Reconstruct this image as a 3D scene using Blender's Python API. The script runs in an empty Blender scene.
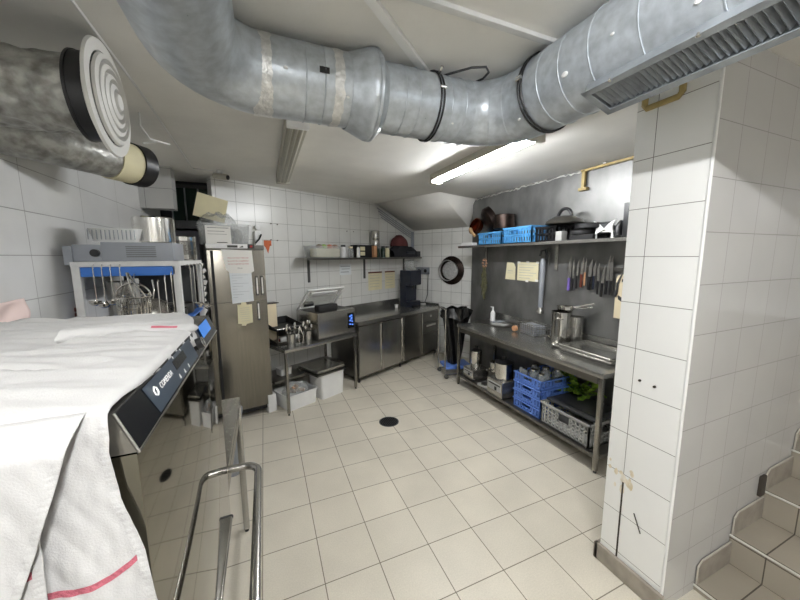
import bpy, bmesh, math, random
from math import sin, cos, pi, radians
from mathutils import Vector, Matrix, noise
random.seed(7)
sc = bpy.context.scene
COL = sc.collection

# ------------------------------------------------------------------ materials
def new_mat(name):
    m = bpy.data.materials.new(name); m.use_nodes = True
    nt = m.node_tree; b = nt.nodes['Principled BSDF']
    return m, nt, b

def lin(c):
    return tuple(((x/255)/12.92 if x/255 <= .04045 else ((x/255+.055)/1.055)**2.4) for x in c)

def mat(name, rgb, rough=.5, metal=0.0, var=.0, vscale=6.0, bump=0.0, bscale=40.0, emit=None, trans=0.0,
        alpha=1.0, stretch=None, rgb2=None, ior=None, spec=None, coat=0.0, rvar=0.0):
    m, nt, b = new_mat(name)
    c = lin(rgb)
    b.inputs['Base Color'].default_value = (*c, 1)
    b.inputs['Roughness'].default_value = rough
    b.inputs['Metallic'].default_value = metal
    if trans: b.inputs['Transmission Weight'].default_value = trans
    if ior: b.inputs['IOR'].default_value = ior
    if spec is not None: b.inputs['Specular IOR Level'].default_value = spec
    if coat: b.inputs['Coat Weight'].default_value = coat
    if alpha < 1: b.inputs['Alpha'].default_value = alpha
    if emit:
        b.inputs['Emission Color'].default_value = (*lin(emit[0]), 1)
        b.inputs['Emission Strength'].default_value = emit[1]
    if var or bump or rgb2 or rvar:
        tc = nt.nodes.new('ShaderNodeTexCoord')
        mp = nt.nodes.new('ShaderNodeMapping')
        if stretch: mp.inputs['Scale'].default_value = stretch
        nt.links.new(tc.outputs['Object'], mp.inputs['Vector'])
        if var or rgb2:
            n = nt.nodes.new('ShaderNodeTexNoise'); n.inputs['Scale'].default_value = vscale
            n.inputs['Detail'].default_value = 5
            nt.links.new(mp.outputs[0], n.inputs['Vector'])
            r = nt.nodes.new('ShaderNodeValToRGB')
            r.color_ramp.elements[0].position = .35; r.color_ramp.elements[1].position = .65
            c2 = lin(rgb2) if rgb2 else tuple(x*(1-var) for x in c)
            r.color_ramp.elements[0].color = (*c2, 1); r.color_ramp.elements[1].color = (*c, 1)
            nt.links.new(n.outputs['Fac'], r.inputs[0]); nt.links.new(r.outputs[0], b.inputs['Base Color'])
            if rvar:
                mr = nt.nodes.new('ShaderNodeMapRange'); mr.inputs['To Min'].default_value = rough - rvar
                mr.inputs['To Max'].default_value = rough + rvar
                nt.links.new(n.outputs['Fac'], mr.inputs['Value']); nt.links.new(mr.outputs[0], b.inputs['Roughness'])
        if bump:
            n2 = nt.nodes.new('ShaderNodeTexNoise'); n2.inputs['Scale'].default_value = bscale
            n2.inputs['Detail'].default_value = 4
            nt.links.new(mp.outputs[0], n2.inputs['Vector'])
            bp = nt.nodes.new('ShaderNodeBump'); bp.inputs['Strength'].default_value = bump
            bp.inputs['Distance'].default_value = .01
            nt.links.new(n2.outputs['Fac'], bp.inputs['Height']); nt.links.new(bp.outputs[0], b.inputs['Normal'])
    return m

def tile_mat(name, udir, u0, w, v0, h, rgb, grout, rough=.15, mortar=.004, vdir=(0, 0, 1), var=.03, speck=0.0,
             offset=0.0, bumpy=.3, spec=.5, dirt=.12):
    m, nt, b = new_mat(name); L = nt.links.new
    g = nt.nodes.new('ShaderNodeNewGeometry')
    def dot(d, off):
        v = nt.nodes.new('ShaderNodeVectorMath'); v.operation = 'DOT_PRODUCT'
        v.inputs[1].default_value = d; L(g.outputs['Position'], v.inputs[0])
        s = nt.nodes.new('ShaderNodeMath'); s.operation = 'SUBTRACT'; s.inputs[1].default_value = off
        L(v.outputs['Value'], s.inputs[0]); return s.outputs[0]
    cb = nt.nodes.new('ShaderNodeCombineXYZ')
    L(dot(udir, u0 - 60*w), cb.inputs[0]); L(dot(vdir, v0 - 60*h), cb.inputs[1])
    br = nt.nodes.new('ShaderNodeTexBrick'); br.offset = offset; br.squash = 1
    br.inputs['Scale'].default_value = 1; br.inputs['Brick Width'].default_value = w
    br.inputs['Row Height'].default_value = h; br.inputs['Mortar Size'].default_value = mortar/2
    br.inputs['Mortar Smooth'].default_value = .15; br.inputs['Bias'].default_value = 0
    c = lin(rgb)
    br.inputs['Color1'].default_value = (*c, 1); br.inputs['Color2'].default_value = (*[x*(1-var) for x in c], 1)
    br.inputs['Mortar'].default_value = (*lin(grout), 1)
    L(cb.outputs[0], br.inputs['Vector'])
    col = br.outputs['Color']
    n = nt.nodes.new('ShaderNodeTexNoise'); n.inputs['Scale'].default_value = 2.3; n.inputs['Detail'].default_value = 6
    L(g.outputs['Position'], n.inputs['Vector'])
    mr = nt.nodes.new('ShaderNodeMapRange'); mr.inputs['From Min'].default_value = .3; mr.inputs['From Max'].default_value = .7
    mr.inputs['To Min'].default_value = 1-dirt; mr.inputs['To Max'].default_value = 1
    L(n.outputs['Fac'], mr.inputs['Value'])
    mx = nt.nodes.new('ShaderNodeVectorMath'); mx.operation = 'SCALE'
    L(col, mx.inputs[0]); L(mr.outputs[0], mx.inputs['Scale']); col = mx.outputs[0]
    if speck:
        n3 = nt.nodes.new('ShaderNodeTexNoise'); n3.inputs['Scale'].default_value = 130; n3.inputs['Detail'].default_value = 2
        L(g.outputs['Position'], n3.inputs['Vector'])
        m3 = nt.nodes.new('ShaderNodeMapRange'); m3.inputs['To Min'].default_value = 1-speck; m3.inputs['To Max'].default_value = 1+speck
        L(n3.outputs['Fac'], m3.inputs['Value'])
        m4 = nt.nodes.new('ShaderNodeVectorMath'); m4.operation = 'SCALE'
        L(col, m4.inputs[0]); L(m3.outputs[0], m4.inputs['Scale']); col = m4.outputs[0]
    L(col, b.inputs['Base Color'])
    b.inputs['Specular IOR Level'].default_value = spec
    r = nt.nodes.new('ShaderNodeMapRange'); r.inputs['To Min'].default_value = rough; r.inputs['To Max'].default_value = .8
    L(br.outputs['Fac'], r.inputs['Value']); L(r.outputs[0], b.inputs['Roughness'])
    bp = nt.nodes.new('ShaderNodeBump'); bp.invert = True; bp.inputs['Strength'].default_value = bumpy
    bp.inputs['Distance'].default_value = .003
    L(br.outputs['Fac'], bp.inputs['Height']); L(bp.outputs[0], b.inputs['Normal'])
    return m

TH = math.atan2(.44, .898)
A0 = Vector((1.026, 2.141, 0)); DD = Vector((.898, .44, 0)); NN = Vector((-.44, .898, 0))
def A(s, t, z=0): return A0 + DD*s + NN*t + Vector((0, 0, z))

M = {}
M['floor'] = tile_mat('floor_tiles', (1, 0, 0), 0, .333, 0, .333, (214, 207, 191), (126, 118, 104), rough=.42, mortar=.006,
                      vdir=(0, 1, 0), speck=.16, var=.06, spec=.4, dirt=.14)
M['tile_l'] = tile_mat('wall_tiles_left', (0, 1, 0), -.04, .6, 1.88, .224, (216, 216, 214), (152, 152, 148), rough=.22, mortar=.005)
M['tile_a'] = tile_mat('wall_tiles_angled', tuple(DD), DD.dot(A(-.69, 0)), .222, 1.862, .222, (222, 222, 218), (120, 118, 112), rough=.25, mortar=.004)
M['tile_e'] = tile_mat('wall_tiles_end', tuple(NN), NN.dot(A(0, -.21)), .222, 1.862, .222, (236, 236, 232), (130, 128, 122), rough=.15, mortar=.005)
M['tile_h'] = tile_mat('wall_tiles_header', (1, 0, 0), -1.28, .25, 2.36, .2, (196, 196, 193), (110, 110, 108), rough=.25, mortar=.004)
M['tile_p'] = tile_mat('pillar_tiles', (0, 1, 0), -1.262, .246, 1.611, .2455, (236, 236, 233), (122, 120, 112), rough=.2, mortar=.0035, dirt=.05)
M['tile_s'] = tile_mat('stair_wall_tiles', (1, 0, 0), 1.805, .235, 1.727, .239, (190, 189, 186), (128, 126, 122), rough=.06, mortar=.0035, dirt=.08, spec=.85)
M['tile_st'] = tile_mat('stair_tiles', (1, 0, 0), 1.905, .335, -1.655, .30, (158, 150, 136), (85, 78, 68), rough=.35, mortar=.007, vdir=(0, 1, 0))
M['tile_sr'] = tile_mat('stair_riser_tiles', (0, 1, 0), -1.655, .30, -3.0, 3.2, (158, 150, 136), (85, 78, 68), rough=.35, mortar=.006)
M['nosing'] = mat('nosing_metal', (215, 213, 206), .3, .4)
M['skirt'] = mat('skirting_tile', (158, 150, 138), .45, var=.25, vscale=12)
M['grout'] = mat('grout_white', (205, 203, 198), .7)
M['groutd'] = mat('grout_aged', (182, 176, 164), .7)
M['ceil'] = mat('ceiling_paint', (226, 224, 218), .75, var=.13, vscale=1.6, bump=.25, bscale=9)
M['plaster'] = mat('old_plaster', (200, 198, 192), .8, var=.3, vscale=9, bump=.6, bscale=22)
M['cladding'] = mat('steel_cladding', (136, 136, 134), .42, .7, var=.34, vscale=4.5, rvar=.12, stretch=(1, 1, .6))
M['steel'] = mat('stainless_steel', (178, 176, 171), .25, .92, var=.04, vscale=4, rvar=.02)
M['steelh'] = mat('stainless_brushed', (160, 157, 150), .26, .95, var=.12, vscale=6, stretch=(10, 10, .6), rvar=.04)
M['steelf'] = mat('fridge_door_steel', (140, 136, 127), .24, .95, var=.12, vscale=5, stretch=(10, 10, .5), rvar=.04)
M['steeld'] = mat('stainless_dark', (116, 114, 109), .28, .9, var=.04, vscale=3, rvar=.02)
M['steelw'] = mat('stainless_worktop', (172, 171, 166), .25, .9, var=.06, vscale=4, rvar=.03)
M['mirror'] = mat('polished_hood_steel', (128, 124, 112), .045, 1.0)
M['polish'] = mat('polished_steel', (205, 203, 198), .14, 1.0)
M['galv'] = mat('galvanised_steel', (192, 199, 205), .33, .4, var=.24, vscale=26, rvar=.10, bump=.12, bscale=34)
M['galvd'] = mat('galvanised_joint', (160, 166, 172), .4, .4, var=.3, vscale=12)
M['foil'] = mat('foil_tape', (228, 228, 226), .3, .6, var=.25, vscale=30, bump=.9, bscale=45)
M['foild'] = mat('foil_wrap', (176, 176, 170), .36, .35, rgb2=(126, 124, 118), vscale=22, bump=1.0, bscale=14)
M['blackp'] = mat('black_plastic', (26, 26, 28), .4)
M['blackm'] = mat('black_matte', (20, 20, 21), .7)
M['blackpan'] = mat('control_panel_black', (14, 15, 18), .22)
M['label'] = mat('panel_overlay', (46, 56, 66), .35)
M['white'] = mat('white_plastic', (228, 228, 226), .4, var=.06)
M['whitep'] = mat('white_paint', (208, 208, 206), .45, var=.1, vscale=12)
M['grille'] = mat('diffuser_white', (214, 213, 208), .5)
M['blue'] = mat('blue_crate_plastic', (96, 134, 214), .45, var=.1)
M['blueb'] = mat('light_blue_crate_plastic', (92, 168, 226), .45, var=.12)
M['bluer'] = mat('blue_shelf_plastic', (52, 110, 190), .5)
M['bluet'] = mat('blue_tag', (50, 125, 215), .5)
M['greyc'] = mat('grey_crate_plastic', (172, 172, 168), .5, var=.12)
M['greyd'] = mat('dark_grey_plastic', (58, 60, 62), .5, var=.15)
M['greym'] = mat('appliance_grey', (146, 150, 156), .42, .2, var=.1)
M['copper'] = mat('aged_copper', (150, 78, 48), .28, 1.0, rgb2=(60, 36, 26), vscale=8)
M['brownm'] = mat('burnt_metal', (66, 54, 48), .35, .9, rgb2=(36, 30, 28), vscale=8)
M['wood'] = mat('pale_wood', (196, 160, 116), .55, var=.25, stretch=(1, 8, 1))
M['cream'] = mat('cream_board', (226, 212, 180), .5, var=.06)
M['paper'] = mat('paper', (226, 224, 218), .8)
M['papery'] = mat('yellowed_paper', (222, 214, 178), .8, var=.1)
M['paperw'] = mat('paper_cool', (216, 220, 222), .8)
M['red'] = mat('red_ink', (176, 42, 42), .7)
M['ink'] = mat('dark_ink', (70, 68, 66), .8)
M['inkl'] = mat('pale_ink', (160, 164, 168), .8)
M['orange'] = mat('orange_sticker', (196, 96, 48), .6)
M['ochre'] = mat('ochre_paint', (168, 148, 92), .5, var=.3, vscale=12)
M['green'] = mat('leaf_green', (150, 182, 60), .5, rgb2=(92, 130, 40), vscale=8)
M['herb'] = mat('dried_herb', (92, 92, 62), .8, rgb2=(58, 54, 34), vscale=20)
M['garlic'] = mat('garlic_skin', (168, 128, 104), .6)
M['navy'] = mat('navy_plastic', (24, 30, 46), .35)
M['bag'] = mat('black_bin_bag', (12, 12, 13), .3, bump=.9, bscale=14)
M['cloth'] = mat('towel_cotton', (170, 169, 167), .95, var=.03, vscale=30, bump=.12, bscale=420)
M['clothd'] = mat('cloth_dark', (30, 30, 36), .9, bump=.5, bscale=30)
M['maroon'] = mat('maroon_cloth', (88, 44, 44), .9)
M['stripe'] = mat('towel_red_stripe', (160, 84, 96), .95, bump=.35, bscale=220)
M['pinkc'] = mat('pink_cloth', (226, 204, 198), .95)
M['glassy'] = mat('clear_plastic', (205, 208, 206), .15, alpha=.30)
M['glass'] = mat('drinking_glass', (200, 208, 208), .05, alpha=.35)
M['acryl'] = mat('acrylic_lid', (214, 214, 204), .12, alpha=.35)
M['seal'] = mat('rubber_grey', (74, 74, 72), .7)
M['lampglow'] = mat('lit_tube', (255, 255, 255), .5, emit=((250, 252, 255), 112))
M['lampglow2'] = mat('lit_tube_near', (255, 255, 255), .5, emit=((252, 253, 255), 215))
M['fillglow'] = mat('fill_tube_stairs', (255, 255, 255), .5, emit=((252, 253, 255), 32))  # glow of the added fill light above the stairs
M['lampoff'] = mat('unlit_tube_cover', (150, 146, 130), .4, var=.1)
M['lampbody'] = mat('lamp_body', (176, 172, 160), .5)
M['led'] = mat('blue_display', (20, 60, 160), .3, emit=((90, 140, 255), 1.6))
M['purple'] = mat('purple_handle', (118, 98, 176), .4)
M['tan'] = mat('tan_handle', (196, 146, 108), .5)
M['brownh'] = mat('brown_handle', (96, 44, 30), .5)
M['food'] = mat('mixed_sachets', (150, 110, 84), .6, rgb2=(90, 84, 60), vscale=30)
M['stain'] = mat('rust_stain', (204, 188, 152), .8, rgb2=(228, 222, 208), vscale=18)
M['soot'] = mat('dark_dirt', (60, 54, 46), .9)
M['darkgap'] = mat('dark_recess', (34, 36, 36), .6)
M['bottleg'] = mat('dark_green_glass', (34, 52, 44), .2)

# ------------------------------------------------------------------ mesh helper
class MB:
    def __init__(s): s.bm = bmesh.new()
    def _m(s, vs, Mx):
        if Mx is not None: bmesh.ops.transform(s.bm, matrix=Mx, verts=vs)
    def box(s, x0, x1, y0, y1, z0, z1, bev=0.0, seg=2, Mx=None):
        t = bmesh.new()
        bmesh.ops.create_cube(t, size=1)
        for v in t.verts:
            v.co = Vector(((x0+x1)/2 + v.co.x*(x1-x0), (y0+y1)/2 + v.co.y*(y1-y0), (z0+z1)/2 + v.co.z*(z1-z0)))
        if bev: bmesh.ops.bevel(t, geom=t.edges[:], offset=bev, segments=seg, profile=.7, affect='EDGES')
        if Mx is not None: bmesh.ops.transform(t, matrix=Mx, verts=t.verts)
        s._join(t); return s
    def _join(s, t):
        me = bpy.data.meshes.new('tmp'); t.to_mesh(me); t.free(); s.bm.from_mesh(me); bpy.data.meshes.remove(me)
    def cyl(s, p0, p1, r, r2=None, seg=24, cap=True):
        p0, p1 = Vector(p0), Vector(p1); r2 = r if r2 is None else r2
        q = (p1-p0).to_track_quat('Z', 'Y').to_matrix().to_4x4(); L = (p1-p0).length
        t = bmesh.new()
        bmesh.ops.create_cone(t, cap_ends=cap, cap_tris=False, segments=seg, radius1=r, radius2=r2, depth=L)
        bmesh.ops.transform(t, matrix=Matrix.Translation((p0+p1)/2) @ q, verts=t.verts)
        s._join(t); return s
    def tube(s, pts, r, seg=8, closed=False, cap=True, radii=None):
        pts = [Vector(p) for p in pts]; n = len(pts)
        prev = None; rings = []
        for i, p in enumerate(pts):
            if closed: d = pts[(i+1) % n] - pts[i-1]
            else: d = pts[min(i+1, n-1)] - pts[max(i-1, 0)]
            d.normalize()
            if prev is None:
                up = Vector((0, 0, 1)) if abs(d.z) < .9 else Vector((1, 0, 0))
                u = d.cross(up).normalized()
            else:
                u = (prev - d*prev.dot(d)).normalized()
            prev = u; w = d.cross(u)
            rr = radii[i] if radii else r
            rings.append([s.bm.verts.new(p + (u*cos(2*pi*k/seg) + w*sin(2*pi*k/seg))*rr) for k in range(seg)])
        m = n if closed else n-1
        for i in range(m):
            a, b = rings[i], rings[(i+1) % n]
            for k in range(seg):
                s.bm.faces.new((a[k], a[(k+1) % seg], b[(k+1) % seg], b[k]))
        if cap and not closed:
            s.bm.faces.new(rings[0][::-1]); s.bm.faces.new(rings[-1])
        return s
    def lathe(s, prof, c=(0, 0, 0), seg=32, Mx=None):
        c = Vector(c); rings = []; vs = []
        for r, z in prof:
            if r < 1e-5: v = [s.bm.verts.new(c + Vector((0, 0, z)))]
            else: v = [s.bm.verts.new(c + Vector((r*cos(2*pi*k/seg), r*sin(2*pi*k/seg), z))) for k in range(seg)]
            rings.append(v); vs += v
        for a, b in zip(rings, rings[1:]):
            for k in range(seg):
                k2 = (k+1) % seg
                if len(a) == 1 and len(b) == 1: continue
                if len(a) == 1: s.bm.faces.new((a[0], b[k], b[k2]))
                elif len(b) == 1: s.bm.faces.new((a[k], a[k2], b[0]))
                else: s.bm.faces.new((a[k], a[k2], b[k2], b[k]))
        if Mx is not None: bmesh.ops.transform(s.bm, matrix=Mx, verts=vs)
        return s
    def grid(s, f, nu, nv):
        V = [[s.bm.verts.new(f(i/nu, j/nv)) for j in range(nv+1)] for i in range(nu+1)]
        for i in range(nu):
            for j in range(nv):
                s.bm.faces.new((V[i][j], V[i+1][j], V[i+1][j+1], V[i][j+1]))
        return s
    def poly(s, pts, ext=None):
        vs = [s.bm.verts.new(p) for p in pts]; f = s.bm.faces.new(vs)
        if ext is not None:
            r = bmesh.ops.extrude_face_region(s.bm, geom=[f])
            bmesh.ops.translate(s.bm, vec=Vector(ext), verts=[v for v in r['geom'] if isinstance(v, bmesh.types.BMVert)])
        return s
    def ball(s, c, r, sub=2, sc3=(1, 1, 1)):
        t = bmesh.new(); bmesh.ops.create_icosphere(t, subdivisions=sub, radius=r)
        for v in t.verts: v.co = Vector(c) + Vector((v.co.x*sc3[0], v.co.y*sc3[1], v.co.z*sc3[2]))
        s._join(t); return s
    def xf(s, Mx): bmesh.ops.transform(s.bm, matrix=Mx, verts=s.bm.verts); return s
    def out(s, name, m, parent=None, smooth=40, solid=0, sub=0):
        bmesh.ops.recalc_face_normals(s.bm, faces=s.bm.faces)
        me = bpy.data.meshes.new(name); s.bm.to_mesh(me); s.bm.free()
        me.materials.append(M[m] if isinstance(m, str) else m)
        if smooth:
            for p in me.polygons: p.use_smooth = True
            me.set_sharp_from_angle(angle=radians(smooth))
        o = bpy.data.objects.new(name, me); COL.objects.link(o)
        if parent is not None: o.parent = parent
        if solid:
            k = o.modifiers.new('s', 'SOLIDIFY'); k.thickness = solid; k.offset = 0
        if sub:
            k = o.modifiers.new('u', 'SUBSURF'); k.levels = sub; k.render_levels = sub
        return o

def tag(o, label, cat, group=None, kind=None):
    o['label'] = label; o['category'] = cat
    if group: o['group'] = group
    if kind: o['kind'] = kind
    return o
def thing(name, label, cat, loc=(0, 0, 0), rz=0, group=None):
    o = bpy.data.objects.new(name, None); COL.objects.link(o); o.empty_display_size = .05
    o.location = loc; o.rotation_euler = (0, 0, rz)
    return tag(o, label, cat, group)
def struct(o): o['kind'] = 'structure'; return o
def copy_tree(o, parent=None):
    c = o.copy(); COL.objects.link(c)
    if parent is not None: c.parent = parent
    for ch in list(o.children): copy_tree(ch, c)
    return c
def T(x, y, z): return Matrix.Translation((x, y, z))
def R(a, ax): return Matrix.Rotation(a, 4, ax)
def text(name, s, size, m, parent, Mx, ext=.0004, align='LEFT'):
    cu = bpy.data.curves.new(name, 'FONT'); cu.body = s; cu.size = size; cu.extrude = ext; cu.align_x = align
    cu.resolution_u = 2
    o = bpy.data.objects.new(name, cu); COL.objects.link(o)
    me = bpy.data.meshes.new_from_object(o.evaluated_get(bpy.context.evaluated_depsgraph_get()))
    bpy.data.objects.remove(o)
    me.transform(Mx); me.materials.clear(); me.materials.append(M[m])
    t = bpy.data.objects.new(name, me); COL.objects.link(t)
    if parent is not None: t.parent = parent
    return t
def arc(c, r, a0, a1, n, ax='xy', z=0):
    out = []
    for i in range(n+1):
        a = a0 + (a1-a0)*i/n
        if ax == 'xy': out.append((c[0]+r*cos(a), c[1]+r*sin(a), c[2]))
        elif ax == 'xz': out.append((c[0]+r*cos(a), c[1], c[2]+r*sin(a)))
        else: out.append((c[0], c[1]+r*cos(a), c[2]+r*sin(a)))
    return out

# ================================================================== SETTING
CZ = 2.78
struct(MB().box(-1.5, 5.4, -4.4, 4.4, -.12, 0).out('floor', 'floor', smooth=0))
struct(MB().box(-1.5, 5.4, -4.4, 4.4, CZ, CZ+.12).out('ceiling', 'ceil', smooth=0))
struct(MB().box(-1.45, -1.33, -4.4, 2.6, 0, CZ).out('wall_left', 'tile_l', smooth=0))
struct(MB().box(-1.45, 5.4, -4.4, -4.25, 0, CZ).out('wall_back', 'grout', smooth=0))
struct(MB().box(5.25, 5.4, -4.4, -1.17, 0, CZ).out('wall_right', 'tile_p', smooth=0))
# angled tiled wall with the counters
w = MB().box(-1.62, 2.3, .68, .80, 0, CZ); w.xf(T(*A0) @ R(TH, 'Z')); struct(w.out('wall_front', 'tile_a', smooth=0))
w = MB().box(2.08, 2.2, -1.45, .8, 0, CZ); w.xf(T(*A0) @ R(TH, 'Z')); struct(w.out('wall_front', 'tile_e', smooth=0))
# steel clad wall over the long worktable
struct(MB().box(3.0, 3.5, -1.2, 2.25, 0, CZ).out('wall_right', 'cladding', smooth=0))
# pillar and stair wall
struct(MB().box(1.6, 5.4, -1.496, -1.165, 0, CZ).out('wall_right', 'tile_p', smooth=0))
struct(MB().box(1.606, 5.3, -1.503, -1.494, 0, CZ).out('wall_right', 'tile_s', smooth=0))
struct(MB().cyl((1.6045, -1.4985, 0), (1.6045, -1.4985, CZ), .0075, seg=10).out('trim_1', 'white'))
# recess: header and dark opening on the left
struct(MB().box(-1.33, -1.045, 1.73, 1.9, 2.362, CZ).out('wall_left', 'tile_h', smooth=0))
struct(MB().box(-1.45, -.6, 2.45, 2.6, 0, CZ).out('wall_left', 'darkgap', smooth=0))
# sloping soffit over the far corner (stairs above)
a1, b1, c1 = A(1.03, .7, CZ), Vector((2.18, 1.90, CZ)), Vector((3.02, 2.20, CZ))
e1, f1, g1 = A(2.09, .7, 2.375), A(2.09, -.55, 2.375), Vector((3.2, 2.24, 2.375))
s = MB(); bm = s.bm
lo = [bm.verts.new(p) for p in (a1, b1, c1, g1, f1, e1)]
bm.faces.new((lo[0], lo[1], lo[5])); bm.faces.new((lo[1], lo[4], lo[5])); bm.faces.new((lo[1], lo[2], lo[4])); bm.faces.new((lo[2], lo[3], lo[4]))
struct(s.out('ceiling', 'ceil', smooth=50, solid=.02))
# ragged filler along the top of the cladding
pts = []; rr = []
random.seed(3)
for i in range(90):
    y = -1.0 + i*3.2/89
    pts.append((2.996, y, 2.762 + random.uniform(-.012, .012))); rr.append(random.choice([.003, .005, .008, .012, .004]))
struct(MB().tube(pts, .01, 6, radii=rr).out('trim_2', 'plaster'))
# baseboard at the pillar foot
b = MB().box(1.578, 1.6, -1.515, -1.14, 0, .105, .003); b.box(1.578, 2.6, -1.165, -1.143, 0, .105, .003)
struct(b.out('baseboard_right', 'skirt'))
# stained patch and split grout on the pillar
s = MB()
random.seed(12)
for i in range(20):
    y = -1.25 + random.uniform(-.06, .07); z = .62 + random.uniform(-.09, .06)
    s.ball((1.6, y, z), random.uniform(.006, .018), 1, (.08, 1, random.uniform(.8, 2.2)))
struct(s.out('trim_3', 'stain'))
struct(MB().box(1.597, 1.601, -1.268, -1.26, .08, .58).out('trim_4', 'soot'))
s = MB()
for y, z in ((-1.30, 1.200), (-1.372, 1.192)): s.cyl((1.592, y, z), (1.603, y, z), .0065, seg=10)
struct(s.out('trim_5', 'soot'))
s = MB(); s.box(1.597, 1.602, -.0025, .0025, -.05, .05, Mx=None); s.xf(T(0, -1.355, .395) @ R(radians(-24), 'X'))
struct(s.out('trim_6', 'soot'))
# drill holes in the angled wall
s = MB()
for (x, z) in ((-.93, 2.30), (-.84, 2.295), (-.94, 2.09), (-.85, 2.085), (-.96, 2.02), (.35, 2.27), (.49, 2.27)):
    s.cyl((x, .672, z), (x, .683, z), .008, seg=8)
s.xf(T(*A0) @ R(TH, 'Z')); struct(s.out('trim_7', 'soot'))

# stairs (up to the right along the stair wall)
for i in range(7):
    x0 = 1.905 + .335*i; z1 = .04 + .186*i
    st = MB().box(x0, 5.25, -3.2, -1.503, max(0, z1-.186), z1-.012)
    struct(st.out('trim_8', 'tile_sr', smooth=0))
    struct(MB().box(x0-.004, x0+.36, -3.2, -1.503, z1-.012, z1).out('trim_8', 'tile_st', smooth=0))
    struct(MB().cyl((x0-.006, -3.2, z1-.006), (x0-.006, -1.504, z1-.006), .0065, seg=10).out('trim_9', 'nosing'))
    k = MB().poly([(x0+.005, -1.505, z1), (x0+.335, -1.505, z1), (x0+.335, -1.505, z1+.135), (x0+.04, -1.505, z1+.13), (x0+.005, -1.505, z1+.105)], (0, -.012, 0))
    struct(k.out('baseboard_right', 'skirt', smooth=0))
    k = MB().tube([(x0+.002, -1.511, z1), (x0+.002, -1.511, z1+.107), (x0+.038, -1.511, z1+.133), (x0+.335, -1.511, z1+.138), (x0+.337, -1.511, z1)], .004, 6)
    struct(k.out('trim_9', 'groutd'))
s = MB().box(2.50, 2.56, -1.52, -1.503, .39, .52, .006); struct(s.out('trim_9', 'soot'))

# ceiling surface conduits
struct(MB().box(0, .04, 0, 1.75, 0, .018, .004, Mx=T(-.75, -1.9, CZ-.018) @ R(radians(-49), 'Z')).out('trim_10', 'white'))
c0, c1_ = Vector((.1, -1.19, CZ-.009)), Vector((1.10, -1.2, CZ-.009))
struct(MB().box(.1, 1.12, -1.20, -1.17, CZ-.018, CZ, .004).out('trim_10', 'whitep'))
struct(MB().tube([(-.80, -1.2, CZ-.006), (-.80, .1, CZ-.006), (-.845, 1.7, CZ-.006), (-.66, 1.74, CZ-.006)], .007, 6).out('trim_11', 'whitep'))

# ================================================================== DUCTS
DR = .15; DZ = 2.62; DY = -.754; DX = 1.05; DR2 = .165; LX = -.415; ER = .27; EL = .25
def duct_path():
    p = [(LX, -2.2, DZ)]
    p += [(LX, DY-EL-.001, DZ)]
    p += arc((LX+EL, DY-EL, DZ), EL, pi, pi/2, 10)[1:]
    p += [(DX-ER, DY, DZ)]
    p += arc((DX-ER, DY-ER, DZ), ER, pi/2, 0, 10)[1:]
    p += [(DX, -3.4, DZ-.01)]
    return p, [DR]*13 + [DR+(DR2-DR)*k/10 for k in range(1, 11)] + [DR2]
du = thing('ventilation_duct', 'big galvanised steel duct bending across the ceiling from left to right', 'duct', (0, 0, 0))
_p, _r = duct_path(); print(len(_p), len(_r)); MB().tube(_p, DR, 48, radii=_r).out('duct_pipe', 'galv', du)
# spiral seams
s = MB()
def ring(s, c, ax, r, th, seg=40):
    c = Vector(c); pts = []
    for k in range(seg):
        a = 2*pi*k/seg
        pts.append(c + (Vector((0, r*cos(a), r*sin(a))) if ax == 'x' else Vector((r*cos(a), 0, r*sin(a)))))
    s.tube(pts, th, 6, closed=True)
for x in (-.02, .055, .42, .49, .66, .74): s = MB(); ring(s, (x, DY, DZ), 'x', DR+.0005, .0028); s.out('seam', 'galv', du)
for y in (-1.10, -1.19, -1.30, -1.43, -1.60, -1.80): s = MB(); ring(s, (DX, y, DZ-.002), 'y', DR2+.0005, .0028); s.out('seam', 'galv', du)
for a in (85, 55, 25):
    rr_ = DR+(DR2-DR)*(90-a)/90
    c = Vector((DX-ER, DY-ER, DZ)); a = radians(a); e = Vector((cos(a), sin(a), 0))
    MB().tube([c + e*ER + (e*cos(k*pi/20)+Vector((0, 0, 1))*sin(k*pi/20))*(rr_+.0005) for k in range(40)], .0025, 6, closed=True).out('seam', 'galv', du)
s = MB().lathe([(DR+.001, -.115), (DR+.004, -.115), (.187, -.03), (.193, -.015), (.193, -.004), (.19, 0), (.193, .004), (.193, .012), (.186, .02), (DR+.006, .045), (DR+.001, .05)], seg=56)
s.xf(T(.285, DY, DZ-.003) @ R(pi/2, 'Y')); s.out('flange', 'galv', du)
for x0, x1 in ((-.225, -.15), (.095, .135)):
    s = MB().grid(lambda u, v: Vector((x0+(x1-x0)*u + .008*noise.noise(Vector((u*2, v*30, x0*9))), DY+(DR+.0022+.002*noise.noise(Vector((u*9, v*60, 3))))*cos(v*2*pi), DZ+(DR+.0022)*sin(v*2*pi))), 4, 90)
    s.out('foil_tape', 'foil', du)
s = MB().grid(lambda u, v: Vector((-.035+.028*u, DY+(DR+.003)*cos(v), DZ+(DR+.003)*sin(v))) if False else Vector((.03+.04*u, DY-(DR+.003)*cos(.16*v-.05), DZ-(DR+.003)*sin(.16*v-.05))), 2, 4)
s.out('label', 'blackm', du)
def clamp(c, ax, gap, DR=DR):
    s = MB()
    for d in (-gap, gap):
        cc = Vector(c) + (Vector((d, 0, 0)) if ax == 'x' else Vector((0, d, 0)))
        ring(s, cc, ax, DR+.006, .0045)
    return s
clamp((.60, DY, DZ), 'x', .008).out('strap', 'blackp', du)
clamp((DX, DY-ER-.075, DZ), 'y', .009, DR2).out('strap', 'blackp', du)
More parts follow.
